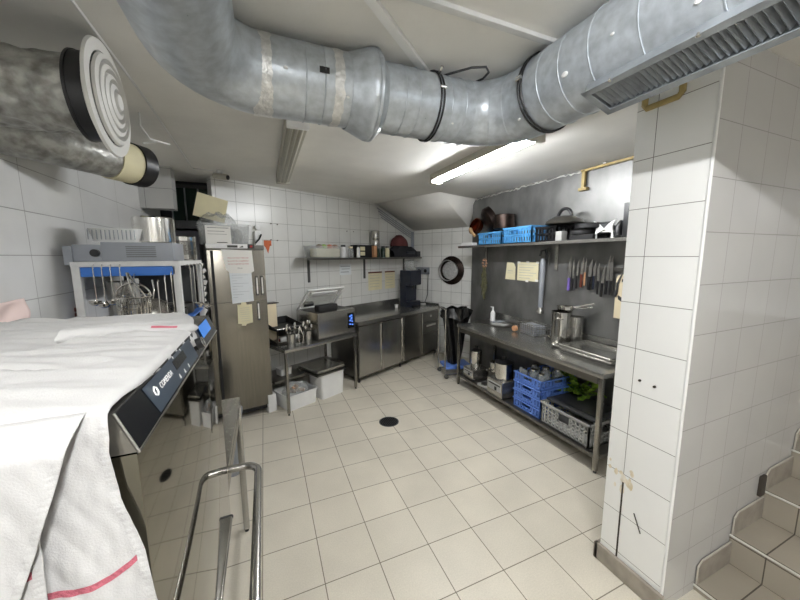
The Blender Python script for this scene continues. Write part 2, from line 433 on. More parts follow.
MB().cyl((.60, DY-DR*.75, DZ+.105), (.60, DY-DR*.75-.03, DZ+.125), .008, seg=8).out('clamp_screw', 'polish', du)
MB().cyl((.585, DY-DR-.006, DZ+.03), (.615, DY-DR-.006, DZ+.03), .008, seg=8).out('clamp_screw', 'polish', du)
MB().cyl((DX-DR2-.012, DY-ER-.09, DZ+.03), (DX-DR2-.012, DY-ER-.06, DZ+.03), .009, seg=8).out('clamp_screw', 'polish', du)
for y, a, k in ((-1.33, 3.5, 1.0), (-1.05, 3.9, .6), (-1.52, 3.3, .5), (-1.75, 3.6, .7)):
    MB().ball((DX+(DR2+.0006)*cos(a), y, DZ-.002+(DR2+.0006)*sin(a)), .009*k, 2, (.7, 1.7, 1.2)).out('paint_splash', 'white', du)
for x, a, k in ((.15, 3.7, .5), (-.1, 3.3, .6), (.68, 3.9, .5)):
    MB().ball((x, DY+(DR+.0006)*cos(a), DZ+(DR+.0006)*sin(a)), .009*k, 2, (1.7, .7, 1.2)).out('paint_splash', 'white', du)
MB().tube([(LX+(EL-(EL+DR*.93)*cos(a)), DY-EL+(EL+DR*.93)*sin(a)-.0, DZ-DR*.38) for a in [radians(k) for k in (-20, -5, 10, 22)]], .002, 5).out('paint_scratch', 'white', du)
# grille box under the right run
GM = T(.925, 0, 2.466) @ R(math.atan2(2.466-2.424, 1.062-.925), 'Y')
gw, gy0, gy1 = .145, -2.7, -1.40
s = MB()
s.box(0, .010, gy0, gy1, -.0, .04); s.box(gw-.010, gw, gy0, gy1, 0, .06)
s.box(0, gw, gy1-.01, gy1, 0, .06); s.box(0, gw, gy0, gy0+.01, 0, .06)
s.box(-.010, .016, gy0, gy1+.01, -.004, 0); s.box(gw-.016, gw+.010, gy0, gy1+.01, -.004, 0)
s.box(-.010, gw+.010, gy1-.016, gy1+.010, -.004, 0); s.xf(GM)
gb = s.out('grille_frame', 'galvd', du, smooth=0)
s = MB(); y = gy1-.03
while y > gy0+.03:
    s.box(.016, gw-.016, -.0012, .0012, -.011, .011, Mx=T(0, y, .012) @ R(radians(35), 'X')); y -= .017
s.xf(GM); s.out('grille_blades', 'galvd', gb, smooth=0)
for y in (-1.5, -1.75):
    s = MB().cyl((-.006, y, -.006), (-.006, y, .002), .006, seg=8); s.xf(GM); s.out('screw', 'polish', gb)
tag(MB().tube([(.47+.14, -.80, 2.74), (.53+.14, -.86, 2.745), (.60+.14, -.93, 2.75), (.66+.14, -.96, 2.75), (.70+.14, -.93, 2.75), (.71+.14, -.87, 2.75), (.68+.14, -.82, 2.745), (.63+.14, -.77, 2.768)], .0055, 8).out('loose_cable', 'blackp'),
    'black loop of loose cable above the galvanised duct', 'cable')

# left wall duct with round diffuser
du2 = thing('air_outlet_duct', 'foil-wrapped round duct from the left wall with white circular diffuser', 'duct', (-1.33, -.5, 2.525))
s = MB().grid(lambda u, v: Vector((.46*u, (.142+.012*noise.noise(Vector((u*9, cos(v*2*pi)*4, sin(v*2*pi)*4))))*cos(v*2*pi), (.142+.012*noise.noise(Vector((u*9, cos(v*2*pi)*4, sin(v*2*pi)*4))))*sin(v*2*pi))), 60, 96)
s.out('duct_pipe', 'foild', du2)
s = MB().cyl((.465, 0, 0), (.525, 0, 0), .165, seg=48); s.cyl((.455, 0, 0), (.465, 0, 0), .168, seg=48); s.out('collar', 'blackp', du2)
for i, (r1, dx) in enumerate([(.222, 0), (.172, .012), (.138, .016), (.104, .02), (.070, .024)]):
    r0 = r1-.046 if i == 0 else r1-.022
    s = MB().lathe([(r1, 0), (r1-.004, .010), (r0+.002, .016-(.0 if i else .006)), (r0, .004), (r0-.012, -.02), (r0-.010, -.022), (r0+.004, 0), (r1, 0)], seg=56)
    s.xf(T(.535+dx, 0, 0) @ R(pi/2, 'Y')); s.out('diffuser_ring', 'grille', du2)
s = MB().lathe([(0, .022), (.03, .018), (.038, .006), (.038, 0), (0, 0)], seg=32); s.xf(T(.562, 0, 0) @ R(pi/2, 'Y')); s.out('diffuser_centre', 'grille', du2)
s = MB().box(.03, .07, -.16, -.13, .02, .07, .004); s.cyl((.05, -.15, -.06), (.24, -.145, -.03), .007, seg=6); s.out('bracket', 'galvd', du2)
# smaller duct behind
du3 = thing('air_outlet_duct', 'smaller foil and cream wrapped duct elbow with black open rim', 'duct', (-1.33, -.12, 2.44))
s = MB().tube([(0, -.02, .02), (.1, .0, .01), (.2, .08, 0), (.28, .19, 0), (.31, .25, 0)], .11, 32); s.out('duct_pipe', 'foild', du3)
s = MB().tube([(.31, .25, 0), (.385, .365, 0)], .117, 32); s.out('wrap', 'papery', du3)
s = MB().tube([(.38, .355, 0), (.425, .425, 0)], .125, 32); s.tube([(.425, .425, 0), (.43, .432, 0)], .10, 32); s.out('rim', 'blackp', du3)
tag(MB().tube([(-.92, .42, 2.62), (-.86, .50, 2.66), (-.79, .52, 2.66), (-.80, .40, 2.63), (-.86, .34, 2.63), (-.90, .33, 2.7), (-.9, .33, CZ)], .006, 6).out('loose_cable', 'white'),
    'white loop of cable hanging beside the small duct elbow', 'cable')

# ================================================================== LAMPS
def tube_lamp(label, x, y0, y1, lit, z=CZ, glow='lampglow'):
    t = thing('fluorescent_lamp', label, 'lamp', (x, y0, z)); L = y1-y0
    MB().box(-.07, .07, 0, L, -.045, 0, .004).box(-.07, -.062, 0, L, -.067, -.04).box(.062, .07, 0, L, -.067, -.04).out('lamp_body', 'lampbody', t)
    if lit:
        MB().cyl((0, .02, -.082), (0, L-.02, -.082), .019, seg=20).out('tube', glow, t)
    else:
        MB().box(-.062, .062, .02, L-.02, -.085, -.04, .018).out('diffuser', 'lampoff', t)
        for k in (-1, 0, 1): MB().cyl((k*.034, .03, -.083), (k*.034, L-.03, -.083), .010, seg=10).out('tube', 'lampbody', t)
    MB().box(-.07, .07, -.02, .02, -.10, 0, .006).out('end_cap', 'lampbody' if lit else 'white', t)
    MB().box(-.07, .07, L-.02, L+.02, -.10, 0, .006).out('end_cap', 'lampbody', t)
    return t
tube_lamp('lit white fluorescent tube on the ceiling right of the duct elbow', 1.64, -.44, 1.04, True)
tube_lamp('unlit grubby ribbed fluorescent fitting on the ceiling above the fridge side', .03, -.05, 1.68, False)
tube_lamp('lit fluorescent tube behind the viewpoint', 0, -3.5, -2.25, True, glow='lampglow2')
tube_lamp('added unseen fill light over the foot of the stairs', 3.0, -3.9, -2.7, True, glow='fillglow')  # added out of view to brighten the stair wall and lift the room

# ================================================================== RIGHT: YELLOW PIPES
s = MB().box(2.955, 2.985, -.95, .25, 2.742, 2.765, .003); s.box(2.955, 2.985, .2, .235, 2.56, 2.76, .003)
p = thing('gas_pipe', 'ochre square pipe along the top of the steel wall', 'pipe', (0, 0, 0))
s.out('pipe', 'ochre', p); MB().box(2.95, 2.998, .17, .265, 2.55, 2.58, .004).out('pipe_end', 'ochre', p)
MB().box(2.95, 2.998, -.03, .0, 2.765, 2.78).out('clip', 'whitep', p)
s = MB(); s.tube([(1.60, -1.215, 2.68), (1.575, -1.215, 2.68), (1.572, -1.215, 2.60), (1.572, -1.225, 2.583), (1.572, -1.36, 2.583), (1.572, -1.375, 2.60), (1.572, -1.375, 2.68), (1.6, -1.375, 2.69)], .014, 10)
tag(s.out('pipe_loop', 'ochre'), 'ochre painted U-shaped pipe on top of the white tiled pillar', 'pipe')

# ================================================================== FLOOR DRAIN
t = thing('floor_drain', 'round black drain cover set in the beige tiled floor', 'drain', (.99, .915, 0))
MB().lathe([(.112, 0), (.112, .004), (.098, .005), (.098, 0)], seg=32).out('rim', 'greyd', t)
MB().lathe([(0, .003), (.098, .003), (.098, 0)], seg=32).out('plate', 'blackm', t)
s = MB()
for k in range(-4, 5):
    h = math.sqrt(max(.0001, .09**2-(k*.02)**2)); s.box(k*.02-.003, k*.02+.003, -h, h, .003, .006)
s.out('grate', 'blackp', t)

# ================================================================== GENERIC FURNITURE PARTS
def crate(label, cat_group, loc, rz, lx, ly, h, m, ribs=True, name='plastic_crate'):
    """open crate with slotted walls"""
    t = thing(name, label, 'crate', loc, rz, cat_group)
    s = MB(); th = .008
    s.box(0, lx, 0, ly, 0, .01)
    def wall(ax, pos, L):
        def b(u0, u1, z0, z1, t0=0, t1=th):
            if ax == 'x': s.box(u0, u1, pos+t0, pos+t1, z0, z1)
            else: s.box(pos+t0, pos+t1, u0, u1, z0, z1)
        b(0, L, 0, .02); b(0, L, h*.86, h)
        b(0, L, h*.45, h*.55) if not ribs else None
        n = max(5, int(L/.045)); hw = min(.06, L*.18)
        for i in range(n+1):
            u = (L-.014)*i/n
            inside = abs(u-L/2) < hw
            b(u, u+.014, 0, h*.5 if inside else h*.9)
        b(L/2-hw-.01, L/2+hw+.01, h*.42, h*.5); b(L/2-hw-.012, L/2-hw, h*.4, h*.9); b(L/2+hw, L/2+hw+.012, h*.4, h*.9)
        if ribs:
            for q in (.2, .34): b(L*.12, L*.88, h*q, h*(q+.045))
            for q in (.5, .66): b(0, L/2-hw, h*q, h*(q+.05)); b(L/2+hw, L, h*q, h*(q+.05))
    wall('x', 0, lx); wall('x', ly-th, lx); wall('y', 0, ly); wall('y', lx-th, ly)
    for x in (0, lx-.018):
        for y in (0, ly-.018): s.box(x, x+.018, y, y+.018, 0, h)
    s.out('crate_body', m, t, smooth=0)
    r = MB(); e = .008
    r.box(-e, lx+e, -e, .01, h-.014, h); r.box(-e, lx+e, ly-.01, ly+e, h-.014, h)
    r.box(-e, .01, 0, ly, h-.014, h); r.box(lx-.01, lx+e, 0, ly, h-.014, h)
    r.out('rim', m, t, smooth=0)
    return t
def tub(name, label, loc, rz, lx, ly, h, m='white', cat='container', group=None, lid=None, taper=.93):
    t = thing(name, label, cat, loc, rz, group)
    def ringp(k, z, rad):
        x, y = lx*k/2, ly*k/2; pts = []
        for cx, cy, a in ((x-rad, y-rad, 0), (-x+rad, y-rad, 90), (-x+rad, -y+rad, 180), (x-rad, -y+rad, 270)):
            for j in range(5):
                an = radians(a+j*22.5); pts.append(Vector((cx+rad*cos(an), cy+rad*sin(an), z)))
        return pts
    s = MB(); rad = min(lx, ly)*.12
    seq = [(taper, 0), (1, h*.93), (1.04, h*.93), (1.04, h), (.985, h), (.975, h-.01), (taper*.97, .008)]
    rings = [[s.bm.verts.new(p) for p in ringp(k, z, rad)] for k, z in seq]
    for a, b in zip(rings, rings[1:]):
        n = len(a)
        for i in range(n): s.bm.faces.new((a[i], a[(i+1) % n], b[(i+1) % n], b[i]))
    s.bm.faces.new(rings[0][::-1]); s.bm.faces.new(rings[-1])
    s.out('tub', m, t)
    if lid:
        MB().box(-lx*.53, lx*.53, -ly*.53, ly*.53, h, h+.016, .006).out('lid', lid, t)
    return t
def pot(name, label, loc, r, h, handles='two', m='polish', rz=0, cat='pot', group=None, flip=False, lid=False, hl=.16):
    t = thing(name, label, cat, loc, rz, group)
    s = MB(); pr = [(0, 0), (r*.93, 0), (r, .008), (r, h-.004), (r+.005, h), (r-.004, h), (r-.005, .01), (0, .008)]
    if flip: pr = [(a, h-b) for a, b in pr]
    s.lathe(pr, seg=36); s.out('pot_body', m, t)
    hz = h*.8 if not flip else h*.25
    if handles == 'two':
        for sg in (-1, 1):
            MB().tube([(sg*r, -.035, hz), (sg*(r+.03), -.03, hz+.004), (sg*(r+.036), 0, hz+.005), (sg*(r+.03), .03, hz+.004), (sg*r, .035, hz)], .005, 8).out('handle', m, t)
    elif handles == 'long':
        s = MB().tube([(r, 0, hz), (r+.03, 0, hz+.008), (r+hl*.6, 0, hz+.03), (r+hl, 0, hz+.045)], .007, 8, radii=[.007, .009, .011, .010]); s.out('handle', m, t)
    if lid:
        MB().lathe([(0, h+.022), (r*.5, h+.018), (r*.92, h+.006), (r+.002, h), (0, h)], seg=36).out('lid', m, t)
        MB().lathe([(0, h+.05), (.016, h+.046), (.018, h+.038), (.008, h+.03), (.008, h+.02)], seg=16).out('lid_knob', 'blackp', t)
    return t
def leg_table(t, x0, x1, y0, y1, z, leg=.035, shelf_z=None, m='steelw', upstand=None, shelf_y=None):
    MB().box(x0, x1, y0, y1, z-.04, z, .004).out('tabletop', m, t)
    lx = [(x0+.01, y0+.01), (x1-.01-leg, y0+.01), (x0+.01, y1-.01-leg), (x1-.01-leg, y1-.01-leg)]
    for a, b in lx:
        MB().box(a, a+leg, b, b+leg, .025, z-.04, .003).out('leg', 'steelh', t)
        MB().cyl((a+leg/2, b+leg/2, 0), (a+leg/2, b+leg/2, .03), leg*.42, seg=12).out('foot', 'blackp', t)
    if shelf_z:
        sy0, sy1 = shelf_y or (y0+.012, y1-.012)
        MB().box(x0+.012, x1-.012, sy0, sy1, shelf_z-.03, shelf_z, .003).out('undershelf', 'steeld', t)
    if upstand:
        MB().box(x0, x1, y1-.02, y1, z, z+upstand, .003).out('upstand', m, t)

# ================================================================== LONG WORKTABLE (right)
t = thing('worktable', 'long stainless steel worktable with undershelf along the steel-clad wall', 'table', (2.29, 1.57, 0), -pi/2)
leg_table(t, 0, 2.20, 0, .70, .895, shelf_z=.16, upstand=.0)
MB().box(0, 2.20, .68, .70, .895, 1.02, .003).out('upstand', 'steelw', t)
MB().box(.05, 2.14, .02, .05, .79, .855).out('apron', 'steeld', t)
TZ = .895; US = .162
# on the table ------------------------------------------------------
t = thing('spray_bottle', 'white pump bottle standing at the far end of the long worktable', 'bottle', (2.86, 1.49, TZ))
MB().lathe([(0, 0), (.033, 0), (.036, .01), (.035, .13), (.022, .16), (.013, .17), (.013, .185), (0, .185)], seg=24).out('bottle_body', 'white', t)
MB().cyl((0, 0, .185), (0, 0, .225), .013, seg=14).cyl((0, 0, .22), (-.035, .01, .225), .006, seg=8).out('pump', 'white', t)
t = thing('cutting_mat', 'grey tray lying flat with papers beside the white pump bottle', 'tray', (2.84, 1.36, TZ+.001), radians(8))
MB().box(-.19, .19, -.30, .26, 0, .012, .004).out('mat', 'steeld', t)
MB().box(-.15, -.02, -.20, .0, .012, .016, .001, Mx=R(.2, 'Z')).out('paper', 'greyc', t)
MB().box(-.05, .14, -.0, .12, .012, .019, .001, Mx=R(-.2, 'Z')).out('paper', 'greym', t)
# wire basket with box
t = thing('wire_basket', 'rectangular fryer basket with twin wire handles on the long worktable', 'basket', (2.82, .68, TZ), radians(-8))
s = MB(); bx, by, bh = .10, .16, .14
for i in range(9):
    y = -by + 2*by*i/8; s.tube([(-bx, y, bh), (-bx, y, .004), (bx, y, .004), (bx, y, bh)], .003, 5)
for i in range(6):
    x = -bx + 2*bx*i/5; s.tube([(x, -by, bh), (x, -by, .004), (x, by, .004), (x, by, bh)], .0018, 5)
for z in (.03, .06, .09, .115): s.tube([(-bx, -by, z), (bx, -by, z), (bx, by, z), (-bx, by, z)], .003, 5, closed=True)
s.out('mesh', 'steel', t)
MB().tube([(-bx, -by, bh), (bx, -by, bh), (bx, by, bh), (-bx, by, bh)], .004, 8, closed=True).out('rim', 'polish', t)
for z0 in (.03, .095):
    MB().tube([(-.05, -by, z0), (-.05, -by-.14, z0+.025), (-.05, -by-.17, z0+.028), (.0, -by-.175, z0+.028), (.05, -by-.17, z0+.028), (.05, -by-.14, z0+.025), (.05, -by, z0)], .0045, 8).out('handle', 'polish', t)
tag(MB().box(-.085, .085, -.14, .12, .006, .12, .004, Mx=T(2.82, .68, TZ) @ R(radians(-8), 'Z')).out('steel_insert', 'greym'), 'dark steel container sitting inside the wire basket', 'container')
tag(MB().cyl((2.69, .86, TZ+.045), (2.725, .86, TZ+.045), .036, seg=20).out('cork_disc', 'tan'), 'small orange-brown cork disc leaning on the wire basket end', 'cork')
pot('stock_pot', 'tall stainless pot, the brightest on the long worktable', (2.78, .225, TZ), .105, .36, 'two', rz=radians(30))
t = pot('saucepan', 'second tall steel pan tucked behind the bright pot near the wall', (2.895, .13, TZ), .07, .31, None, m='steel')
t = thing('strainer', 'long-handled steel strainers resting across the top of the tall pot', 'strainer', (2.79, .19, TZ+.392), radians(-62))
MB().lathe([(.085, .03), (.088, .03), (.088, .0), (.07, -.02), (.03, -.03), (0, -.032), (0, -.03), (.03, -.028), (.068, -.018), (.085, .0), (.085, .03)], seg=30).out('bowl', 'polish', t)
MB().tube([(.085, 0, .025), (.14, 0, .04), (.22, 0, .065), (.27, 0, .08)], .012, 8).out('handle', 'polish', t)
MB().tube([(.085, .03, .02), (.14, .03, .02), (.2, .03, .03), (.25, .03, .035)], .010, 8).out('handle', 'polish', t)
# trays at the near end
for i, (dx, rz, lab) in enumerate([(0, 0, 'bottom'), (.01, .03, 'middle'), (-.01, -.02, 'top')]):
    t = thing('baking_tray', f'{lab} one of three stacked shallow steel trays at near end of worktable', 'tray', (2.745+dx, -.24, TZ+.016*i), rz, 'stacked shallow steel trays')
    s = MB(); s.box(-.19, .19, -.27, .27, 0, .004); s.box(-.19, -.184, -.27, .27, 0, .028); s.box(.184, .19, -.27, .27, 0, .028); s.box(-.19, .19, -.27, -.264, 0, .028); s.box(-.19, .19, .264, .27, 0, .028)
    s.out('tray_base', 'steelw', t, smooth=0)
    if i == 2: MB().box(-.184, .184, -.264, .264, .018, .027, .002).out('flat_insert', 'steelw', t)
    MB().tube([(-.19, -.27, .03), (.19, -.27, .03), (.19, .27, .03), (-.19, .27, .03)], .007, 6, closed=True).out('rolled_rim', 'polish', t)
t = thing('frying_pan', 'shallow steel pan with hollow handle lying beside the stacked trays', 'pan', (2.66, .10, TZ), radians(75))
MB().lathe([(0, 0), (.085, 0), (.11, .03), (.107, .03), (.083, .005), (0, .005)], seg=36).out('pan_body', 'steelw', t)
MB().tube([(.10, 0, .028), (.16, 0, .045), (.25, 0, .06)], .009, 8).out('handle', 'polish', t)
# on the undershelf --------------------------------------------------
def processor(label, loc, rz, pw, pd, ph, jug_r, jug_h, handle=True, lid=True):
    t = thing('food_processor', label, 'food processor', loc, rz, 'food processors on the undershelf')
    MB().box(-pw/2, pw/2, -pd/2, pd/2, .012, ph, .012).out('motor_base', 'steel', t)
    s = MB()
    for x in (-pw/2+.02, pw/2-.02):
        for y in (-pd/2+.02, pd/2-.02): s.cyl((x, y, 0), (x, y, .014), .012, seg=10)
    s.out('feet', 'blackp', t)
    f = MB().box(-pw/2+.015, pw/2-.02, -pd/2-.004, -pd/2+.002, ph*.38, ph*.85, .001).out('control_panel', 'greyc', t)
    MB().box(.01, .045, -pd/2-.010, -pd/2-.003, ph*.42, ph*.62, .002).out('switch', 'blackp', f)
    MB().box(-pw/2+.03, pw/2-.03, -pd/2-.006, -pd/2-.003, ph*.7, ph*.78).out('legend', 'ink', f)
    MB().lathe([(0, ph), (jug_r*.9, ph), (jug_r, ph+.01), (jug_r, ph+jug_h), (jug_r-.004, ph+jug_h), (jug_r-.006, ph+.015), (0, ph+.012)], seg=36).out('bowl', 'polish', t)
    if lid: MB().lathe([(jug_r+.002, ph+jug_h), (jug_r+.002, ph+jug_h+.012), (jug_r*.5, ph+jug_h+.03), (.025, ph+jug_h+.035), (.025, ph+jug_h+.07), (0, ph+jug_h+.07)], seg=36).out('lid', 'blackp', t)
    if handle:
        MB().tube([(-jug_r, 0, ph+.03), (-jug_r-.045, 0, ph+.035), (-jug_r-.05, 0, ph+jug_h*.6), (-jug_r-.02, 0, ph+jug_h*.85), (-jug_r, 0, ph+jug_h*.85)], .011, 8).out('handle', 'greyd', t)
    return t
processor('small blender with tall steel jug at the far end of the undershelf', (2.46, 1.32, US), -pi/2, .24, .26, .15, .075, .24)
processor('squat grey food processor with round steel bowl beside the blue crates', (2.43, .71, US), -pi/2, .28, .28, .21, .11, .20)
pot('saucepan', 'upturned round steel pan between the two food processors', (2.60, 1.04, US+.17), .10, .12, 'long', rz=radians(200), m='polish', flip=True)
tag(MB().box(2.52, 2.74, .94, 1.14, US, US+.168, .01).out('steel_box', 'steeld'), 'dark box carrying the upturned steel pan on the undershelf', 'box')
t = thing('kitchen_scale', 'flat grey kitchen scale on the undershelf between the food processors', 'scale', (2.40, 1.00, US), radians(-80))
MB().box(-.09, .09, -.08, .08, 0, .025, .006).out('scale_base', 'greyc', t)
MB().lathe([(0, .032), (.07, .032), (.075, .026), (0, .026)], seg=28).out('weighing_plate', 'steeld', t)
MB().lathe([(0, 0), (.035, 0), (.037, .09), (.034, .09), (.032, .005), (0, .005)], seg=20, c=(2.42, .86, US)).out('mug', 'blackp').name = 'mug'
o = bpy.data.objects['mug']; tag(o, 'small black beaker in front of the squat food processor', 'beaker')
# blue crates
for i in range(4):
    lab = ['lowest of the four stacked blue crates', 'second from bottom of the four stacked blue crates', 'third from bottom of the four stacked blue crates', 'topmost stacked blue crate, holding glass jars'][i]
    crate(lab, 'blue crates on the undershelf', (2.35, .44, US+.102*i), -pi/2+radians(random.uniform(-1.2, 1.2)), .38, .50, .100, 'blue')
# grey crate with dark lid
crate('light grey slotted plastic crate at the near end of the undershelf', None, (2.34, .03, US), -pi/2, .54, .46, .22, 'greyc')
tag(MB().box(2.41, 2.80, -.50, .03, US+.222, US+.245, .006).out('dark_tray', 'greyd'), 'flat dark grey tray lying on top of the light grey crate', 'tray')
tag(MB().box(2.46, 2.72, -.46, -.08, US+.246, US+.256, .004).out('dark_tray', 'greyd'), 'smaller dark grey lid on the flat tray over the grey crate', 'lid')
# glass jars in the top crate
for i, (x, y, r, h) in enumerate([(2.44, .39, .045, .12), (2.47, .27, .055, .14), (2.45, .15, .045, .13), (2.57, .36, .055, .15), (2.58, .22, .05, .16), (2.68, .15, .055, .15)]):
    lab = ['at the far front corner', 'in the front middle', 'at the near front corner', 'in the second row, far side', 'in the second row, middle', 'at the back'][i]
    t = thing('glass_jar', f'clear glass jar {lab} of the topmost blue crate', 'jar', (x, y, US+.317), 0, 'glass jars in the top blue crate')
    MB().lathe([(0, 0), (r, 0), (r, h*.75), (r*.7, h*.88), (r*.7, h), (r*.66, h), (r*.66, h*.88), (r*.95, h*.74), (r*.95, .004), (0, .004)], seg=22).out('glass', 'glass', t)
    MB().lathe([(r*.73, h*.92), (r*.73, h+.004), (0, h+.006)], seg=22).out('jar_lid', 'polish', t)
# white pan leaning by crates
t = thing('plastic_scoop', 'pale grey scoop standing at the far end of the top blue crate', 'scoop', (2.40, .395, US+.317), 0)
MB().poly([(0, 0, 0), (.08, 0, 0), (.09, 0, .10), (-.02, 0, .14)], (0, .012, 0)).out('scoop_body', 'greyc', t)
# leafy greens
t = thing('leafy_greens', 'bunch of bright green leaves behind the blue crates', 'vegetables', (2.86, -.06, US+.262))
random.seed(5)
s = MB(); st = MB()
for i in range(34):
    a = random.uniform(-1.4, 1.4); L = random.uniform(.16, .36); el = random.uniform(.0, 1.0)
    base = Vector((random.uniform(-.05, .05), random.uniform(-.1, .12), 0))
    d = Vector((-cos(a)*cos(el), sin(a)*cos(el), sin(el))); sd = d.cross(Vector((0, 0, 1))).normalized(); n2 = sd.cross(d)
    st.tube([base, base+d*L*.5], .003, 5)
    def lf(u, v, base=base, d=d, sd=sd, n2=n2, L=L):
        wv = .035*math.sin(pi*min(1, u*1.02))**.6*(v-.5)*2
        return base + d*L*(.35+.65*u) + sd*wv + n2*(.02*u*u*-1 + .008*sin(u*14+v*9)) 
    s.grid(lf, 8, 4)
lv = s.out('leaves', 'green', t); st.out('stems', 'green', t)
# ------------------------------------------------------------------ RIGHT WALL
t = thing('wall_shelf', 'long stainless shelf high on the steel-clad wall', 'shelf', (2.68, 2.18, 2.02), -pi/2)
MB().box(0, 3.32, 0, .31, -.004, 0).box(0, 3.32, 0, .006, -.032, 0).out('shelf_board', 'steel', t, smooth=0)
for x in (.33, 1.66, 2.8):
    MB().box(x-.02, x+.02, .30, .315, -.33, -.004).box(x-.012, x+.012, .03, .31, -.02, -.004).out('bracket', 'steel', t, smooth=0)
SZ = 2.021
tag(MB().box(2.70, 2.80, 1.84, 2.12, SZ, SZ+.045, .006).out('white_box', 'white'), 'small white box at the far left end of the steel-wall shelf', 'box')
for (y0, n, lab, dz) in ((1.20, .50, 'light blue crate under the copper pan on the high shelf', 0), (.66, .50, 'light blue crate right of the copper pan on the high shelf', 0)):
    crate(lab, 'light blue crates on the high shelf', (2.72, y0+n, SZ), -pi/2, n, .26, .20 if y0 < 1 else .17, 'blueb', ribs=False)
crate('black slotted crate on the high shelf beside the light blue crates', None, (2.74, .62, SZ), -pi/2, .30, .24, .17, 'blackp', ribs=False)
t = thing('copper_pan', 'aged copper pan with wooden handle tipped over the blue crate', 'pan', (2.80, 1.60, SZ+.33), radians(0)); t.scale = (1.4, 1.4, 1.4)
s = MB().lathe([(0, -.03), (.10, -.03), (.14, .0), (.145, .06), (.14, .06), (.135, .005), (.098, -.02), (0, -.02)], seg=36); s.xf(R(radians(62), 'Y') @ R(radians(20), 'X')); s.out('pan_body', 'brownm', t)
s = MB().lathe([(0, -.02), (.06, -.02), (.085, .0), (.09, .05), (.086, .05), (.08, .0), (0, -.01)], seg=30); s.xf(T(-.03, .12, -.05) @ R(radians(-70), 'Y')); s.out('inner_pan', 'copper', t)
MB().tube([(-.07, .20, -.06), (-.10, .13, -.10), (-.12, .05, -.14)], .016, 10, radii=[.02, .016, .013]).out('handle', 'wood', t)
t = pot('blackened_pan', 'dark blackened metal pan behind the copper pan on the high shelf', (2.84, 1.29, SZ+.205), .14, .19, None, m='brownm', cat='pan')
t = thing('wok_lid', 'big dark wok lid with loop handle lying over the black crate', 'lid', (2.82, .30, SZ+.18))
MB().lathe([(.195, 0), (.20, .010), (.17, .045), (.10, .082), (0, .095), (0, .09), (.10, .075), (.165, .038), (.19, .0)], seg=44).out('lid_dome', 'steeld', t)
MB().tube(arc((0, 0, .08), .085, 0, pi, 14, 'yz'), .018, 10).out('handle', 'blackp', t)
for i, (y, r) in enumerate([(.06, .13), (.0, .15)]):
    pot('frying_pan', ['black frying pan under the big wok lid on the high shelf', 'black frying pan nearest the white stand on the high shelf'][i], (2.83, y-.02*i, SZ+.05+.055*i), r, .05, None, m='blackp', cat='pan', group='black frying pans')
tag(MB().box(2.72, 2.93, -.12, .14, SZ, SZ+.048, .004).out('black_tray', 'blackm'), 'black tray under the frying pans on the high shelf', 'tray')
tag(MB().box(2.70, 2.78, .22, .30, SZ, SZ+.10, .004).out('grey_tin', 'greyc'), 'small pale tin standing in front of the black crate', 'tin')
t = thing('slicer_stand', 'white plastic slicer stand with V-shaped front on the high shelf', 'stand', (2.76, -.20, SZ), -pi/2)
s = MB()
for sg in (-1, 1):
    s.poly([(sg*.10, 0, 0), (sg*.07, 0, 0), (sg*.075, 0, .05), (0, 0, .085), (0, 0, .11), (sg*.07, 0, .155), (sg*.11, 0, .17), (sg*.08, 0, .12), (sg*.085, 0, .06)], (0, .012, 0))
s.out('front', 'white', t, smooth=0)
MB().box(-.08, .08, .005, .02, .145, .155).out('crossbar', 'blackp', t)
MB().poly([(-.045, -.002, .14), (.045, -.002, .14), (0, -.002, .095)], (0, .003, 0)).out('v_blade', 'greyd', t, smooth=0)
MB().box(-.09, .09, .013, .13, .06, .075, .004).out('slide', 'white', t)
tag(MB().tube([(2.78, -.33, SZ+.02), (2.78, -.33, SZ+.10), (2.80, -.34, SZ+.15)], .03, 12, radii=[.035, .035, .022]).out('pepper_mill', 'blackp'), 'small black grinder between white stand and tall black box', 'mill')
tag(MB().box(2.74, 2.92, -.44, -.385, SZ, SZ+.30, .004).out('black_folder', 'blackp'), 'tall black box standing at the right end of high shelf', 'box')
tag(MB().ball((2.80, -.45, SZ+.34), .03, 2).cyl((2.80, -.45, SZ+.30), (2.80, -.45, SZ+.34), .012).out('stopper', 'blackp'), 'black knob on the tall black box at the shelf end', 'knob')
# things hanging on the cladding
t = thing('herb_bundle', 'dried herb and garlic bundle hanging on the steel-clad wall', 'herb bundle', (2.985, 1.84, 1.77))
MB().tube([(0, 0, .25), (-.01, 0, .1), (-.02, 0, 0)], .003, 6).out('string', 'steeld', t)
s = MB()
random.seed(9)
for i in range(46):
    z = -random.uniform(.12, .60); wd = .02+.055*math.sin(pi*(-z-.05)/.62)
    s.tube([(-.03, 0, -.05), (-.035+random.uniform(-.02, .01), random.uniform(-wd, wd)*.6, z*.55), (-.035+random.uniform(-.02, .01), random.uniform(-wd, wd), z)], .006, 5)
s.out('herbs', 'herb', t)
s = MB()
for i in range(8):
    a = i*pi/4; s.ball((-.035, .045*cos(a), -.02+.06*sin(a)), .02, 1)
s.out('garlic_ring', 'garlic', t)
t = thing('card', 'small rounded cream card stuck on the steel wall', 'paper', (2.994, 1.31, 1.65), -pi/2)
MB().poly([(-.10, 0, -.12), (.10, 0, -.12), (.10, 0, .06), (.06, 0, .115), (0, 0, .12), (-.07, 0, .12)], (0, .002, 0)).out('sheet', 'papery', t, smooth=0)
MB().box(-.05, .05, -.001, .0, .0, .006).box(-.05, .05, -.001, 0, -.03, -.026).out('writing', 'inkl', t)
t = thing('card', 'wide cream handwritten note taped on the steel wall', 'paper', (2.994, .985, 1.655), -pi/2)
s = MB().box(-.185, .185, 0, .002, -.125, .125); s.out('sheet', 'papery', t)
s = MB()
